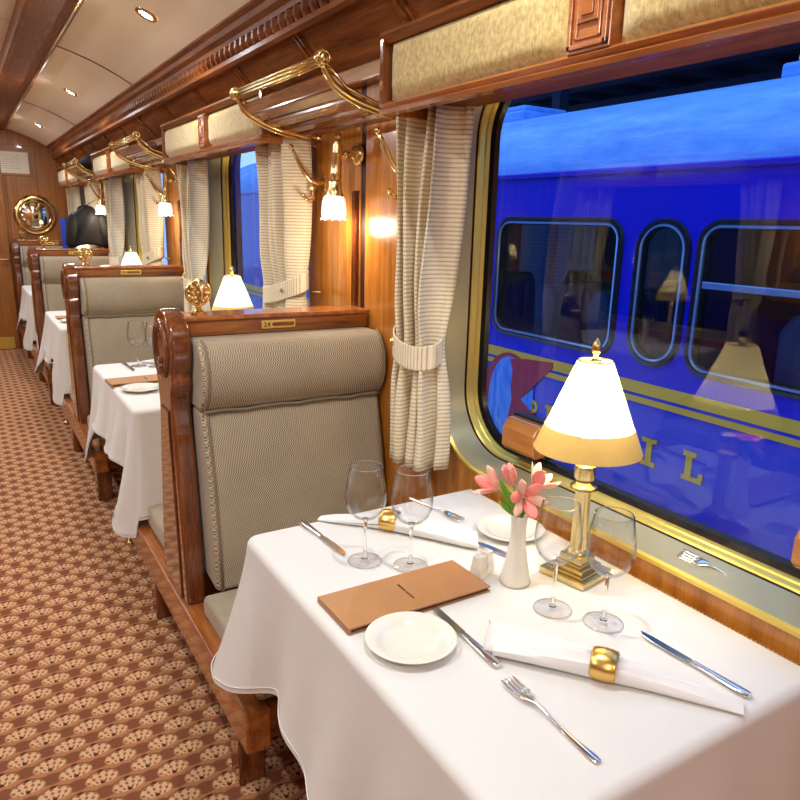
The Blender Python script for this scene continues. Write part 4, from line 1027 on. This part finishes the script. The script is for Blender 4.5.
def letter(ch, y, z0=-.045, h=.19, w=.14):
    """slab capitals; y is the left edge as read from outside (decreasing y)"""
    st = .045; sb = .030; m = MB(); dep = [0]
    def rc(u0, u1, v0, v1): dep[0] += .0006; m.box(-.009-dep[0], -.002, y-u1, y-u0, z0+v0, z0+v1)
    def bar(p, q, t_):
        (u0, v0), (u1, v1) = p, q; m.prism([(y-u0, z0+v0), (y-u0-t_, z0+v0), (y-u1-t_, z0+v1), (y-u1, z0+v1)], 'x', -.010, -.002)
    if ch in 'PRE': rc(.02, .02+st, 0, h); rc(0, .07, 0, sb); rc(0, .06, h-sb, h)
    if ch in 'PR':
        o_ = arc(0, 0, .052, -90, 90, 8); i_ = arc(0, 0, .024, 90, -90, 8); cz = z0+h-.052
        m.prism([(y-.07-p, cz+q) for p, q in o_+i_], 'x', -.010, -.002); rc(.05, .075, h-sb, h); rc(.05, .075, h-.104, h-.076)
    if ch == 'R': bar((.105, 0), (.06, h-.10), .035); rc(.09, .15, 0, sb)
    if ch == 'E': rc(.05, .13, 0, sb); rc(.05, .13, h-sb, h); rc(.05, .11, h/2-.014, h/2+.014); rc(.105, .13, 0, .055); rc(.105, .13, h-.055, h)
    if ch == 'U': rc(.02, .055, .04, h); rc(.10, .135, .04, h); rc(.03, .125, 0, .04); rc(0, .075, h-sb, h); rc(.085, .155, h-sb, h)
    if ch == 'A': bar((.01, 0), (.065, h), .03); bar((.115, 0), (.065, h), .03); rc(.04, .11, .055, .08); rc(-.01, .055, 0, sb); rc(.10, .165, 0, sb)
    if ch == 'I': rc(.04, .04+st, 0, h); rc(0, .12, 0, sb); rc(0, .12, h-sb, h)
    if ch == 'L': rc(.02, .02+st, 0, h); rc(0, .15, 0, sb); rc(0, .09, h-sb, h); rc(.122, .15, 0, .065)
    return m
for ch, y in zip('PERURAIL', (4.16, 3.95, 3.755, 3.55, 3.365, 3.19, 3.005, 2.675)):
    letter(ch, y).build('painted_letter', 'stripe', co)
# station canopy behind the coach
cn = struct(MB().box(5.6, 16, -10, 22, 4.35, 4.42).build('canopy', 'canopy'), 'dark blue station canopy roof')
for i in range(0, 30): MB().box(5.6, 16, -10+i*1.05, -9.88+i*1.05, 4.20, 4.36).build('rafter', 'canopy', cn)
for i in range(5): MB().box(5.8+i*2.2, 5.95+i*2.2, -10, 22, 3.98, 4.22).build('purlin', 'canopy', cn)
for i in range(7): MB().box(9.0, 9.2, -8+i*4.4, -7.8+i*4.4, -1.25, 4.0).build('post', 'canopy', cn)
MB().box(15.9, 16, -10, 22, -1.25, 4.4).build('station_wall', 'canopy', cn)
# platform side beyond the other windows: unseen dark screen, added to block the sky
struct(MB().box(-12, -1.70, -14, 30, -1.35, -.55).build('platform', 'ground'), 'dark station platform beyond the far windows')
sb_ = struct(MB().box(-4.6, -4.4, -10, 20, -.55, 3.6).box(-4.6, -1.9, -10, 20, 3.4, 3.6).build('added_sky_screen', 'canopy'), 'added dark screen beyond the far windows, blocking the sky')
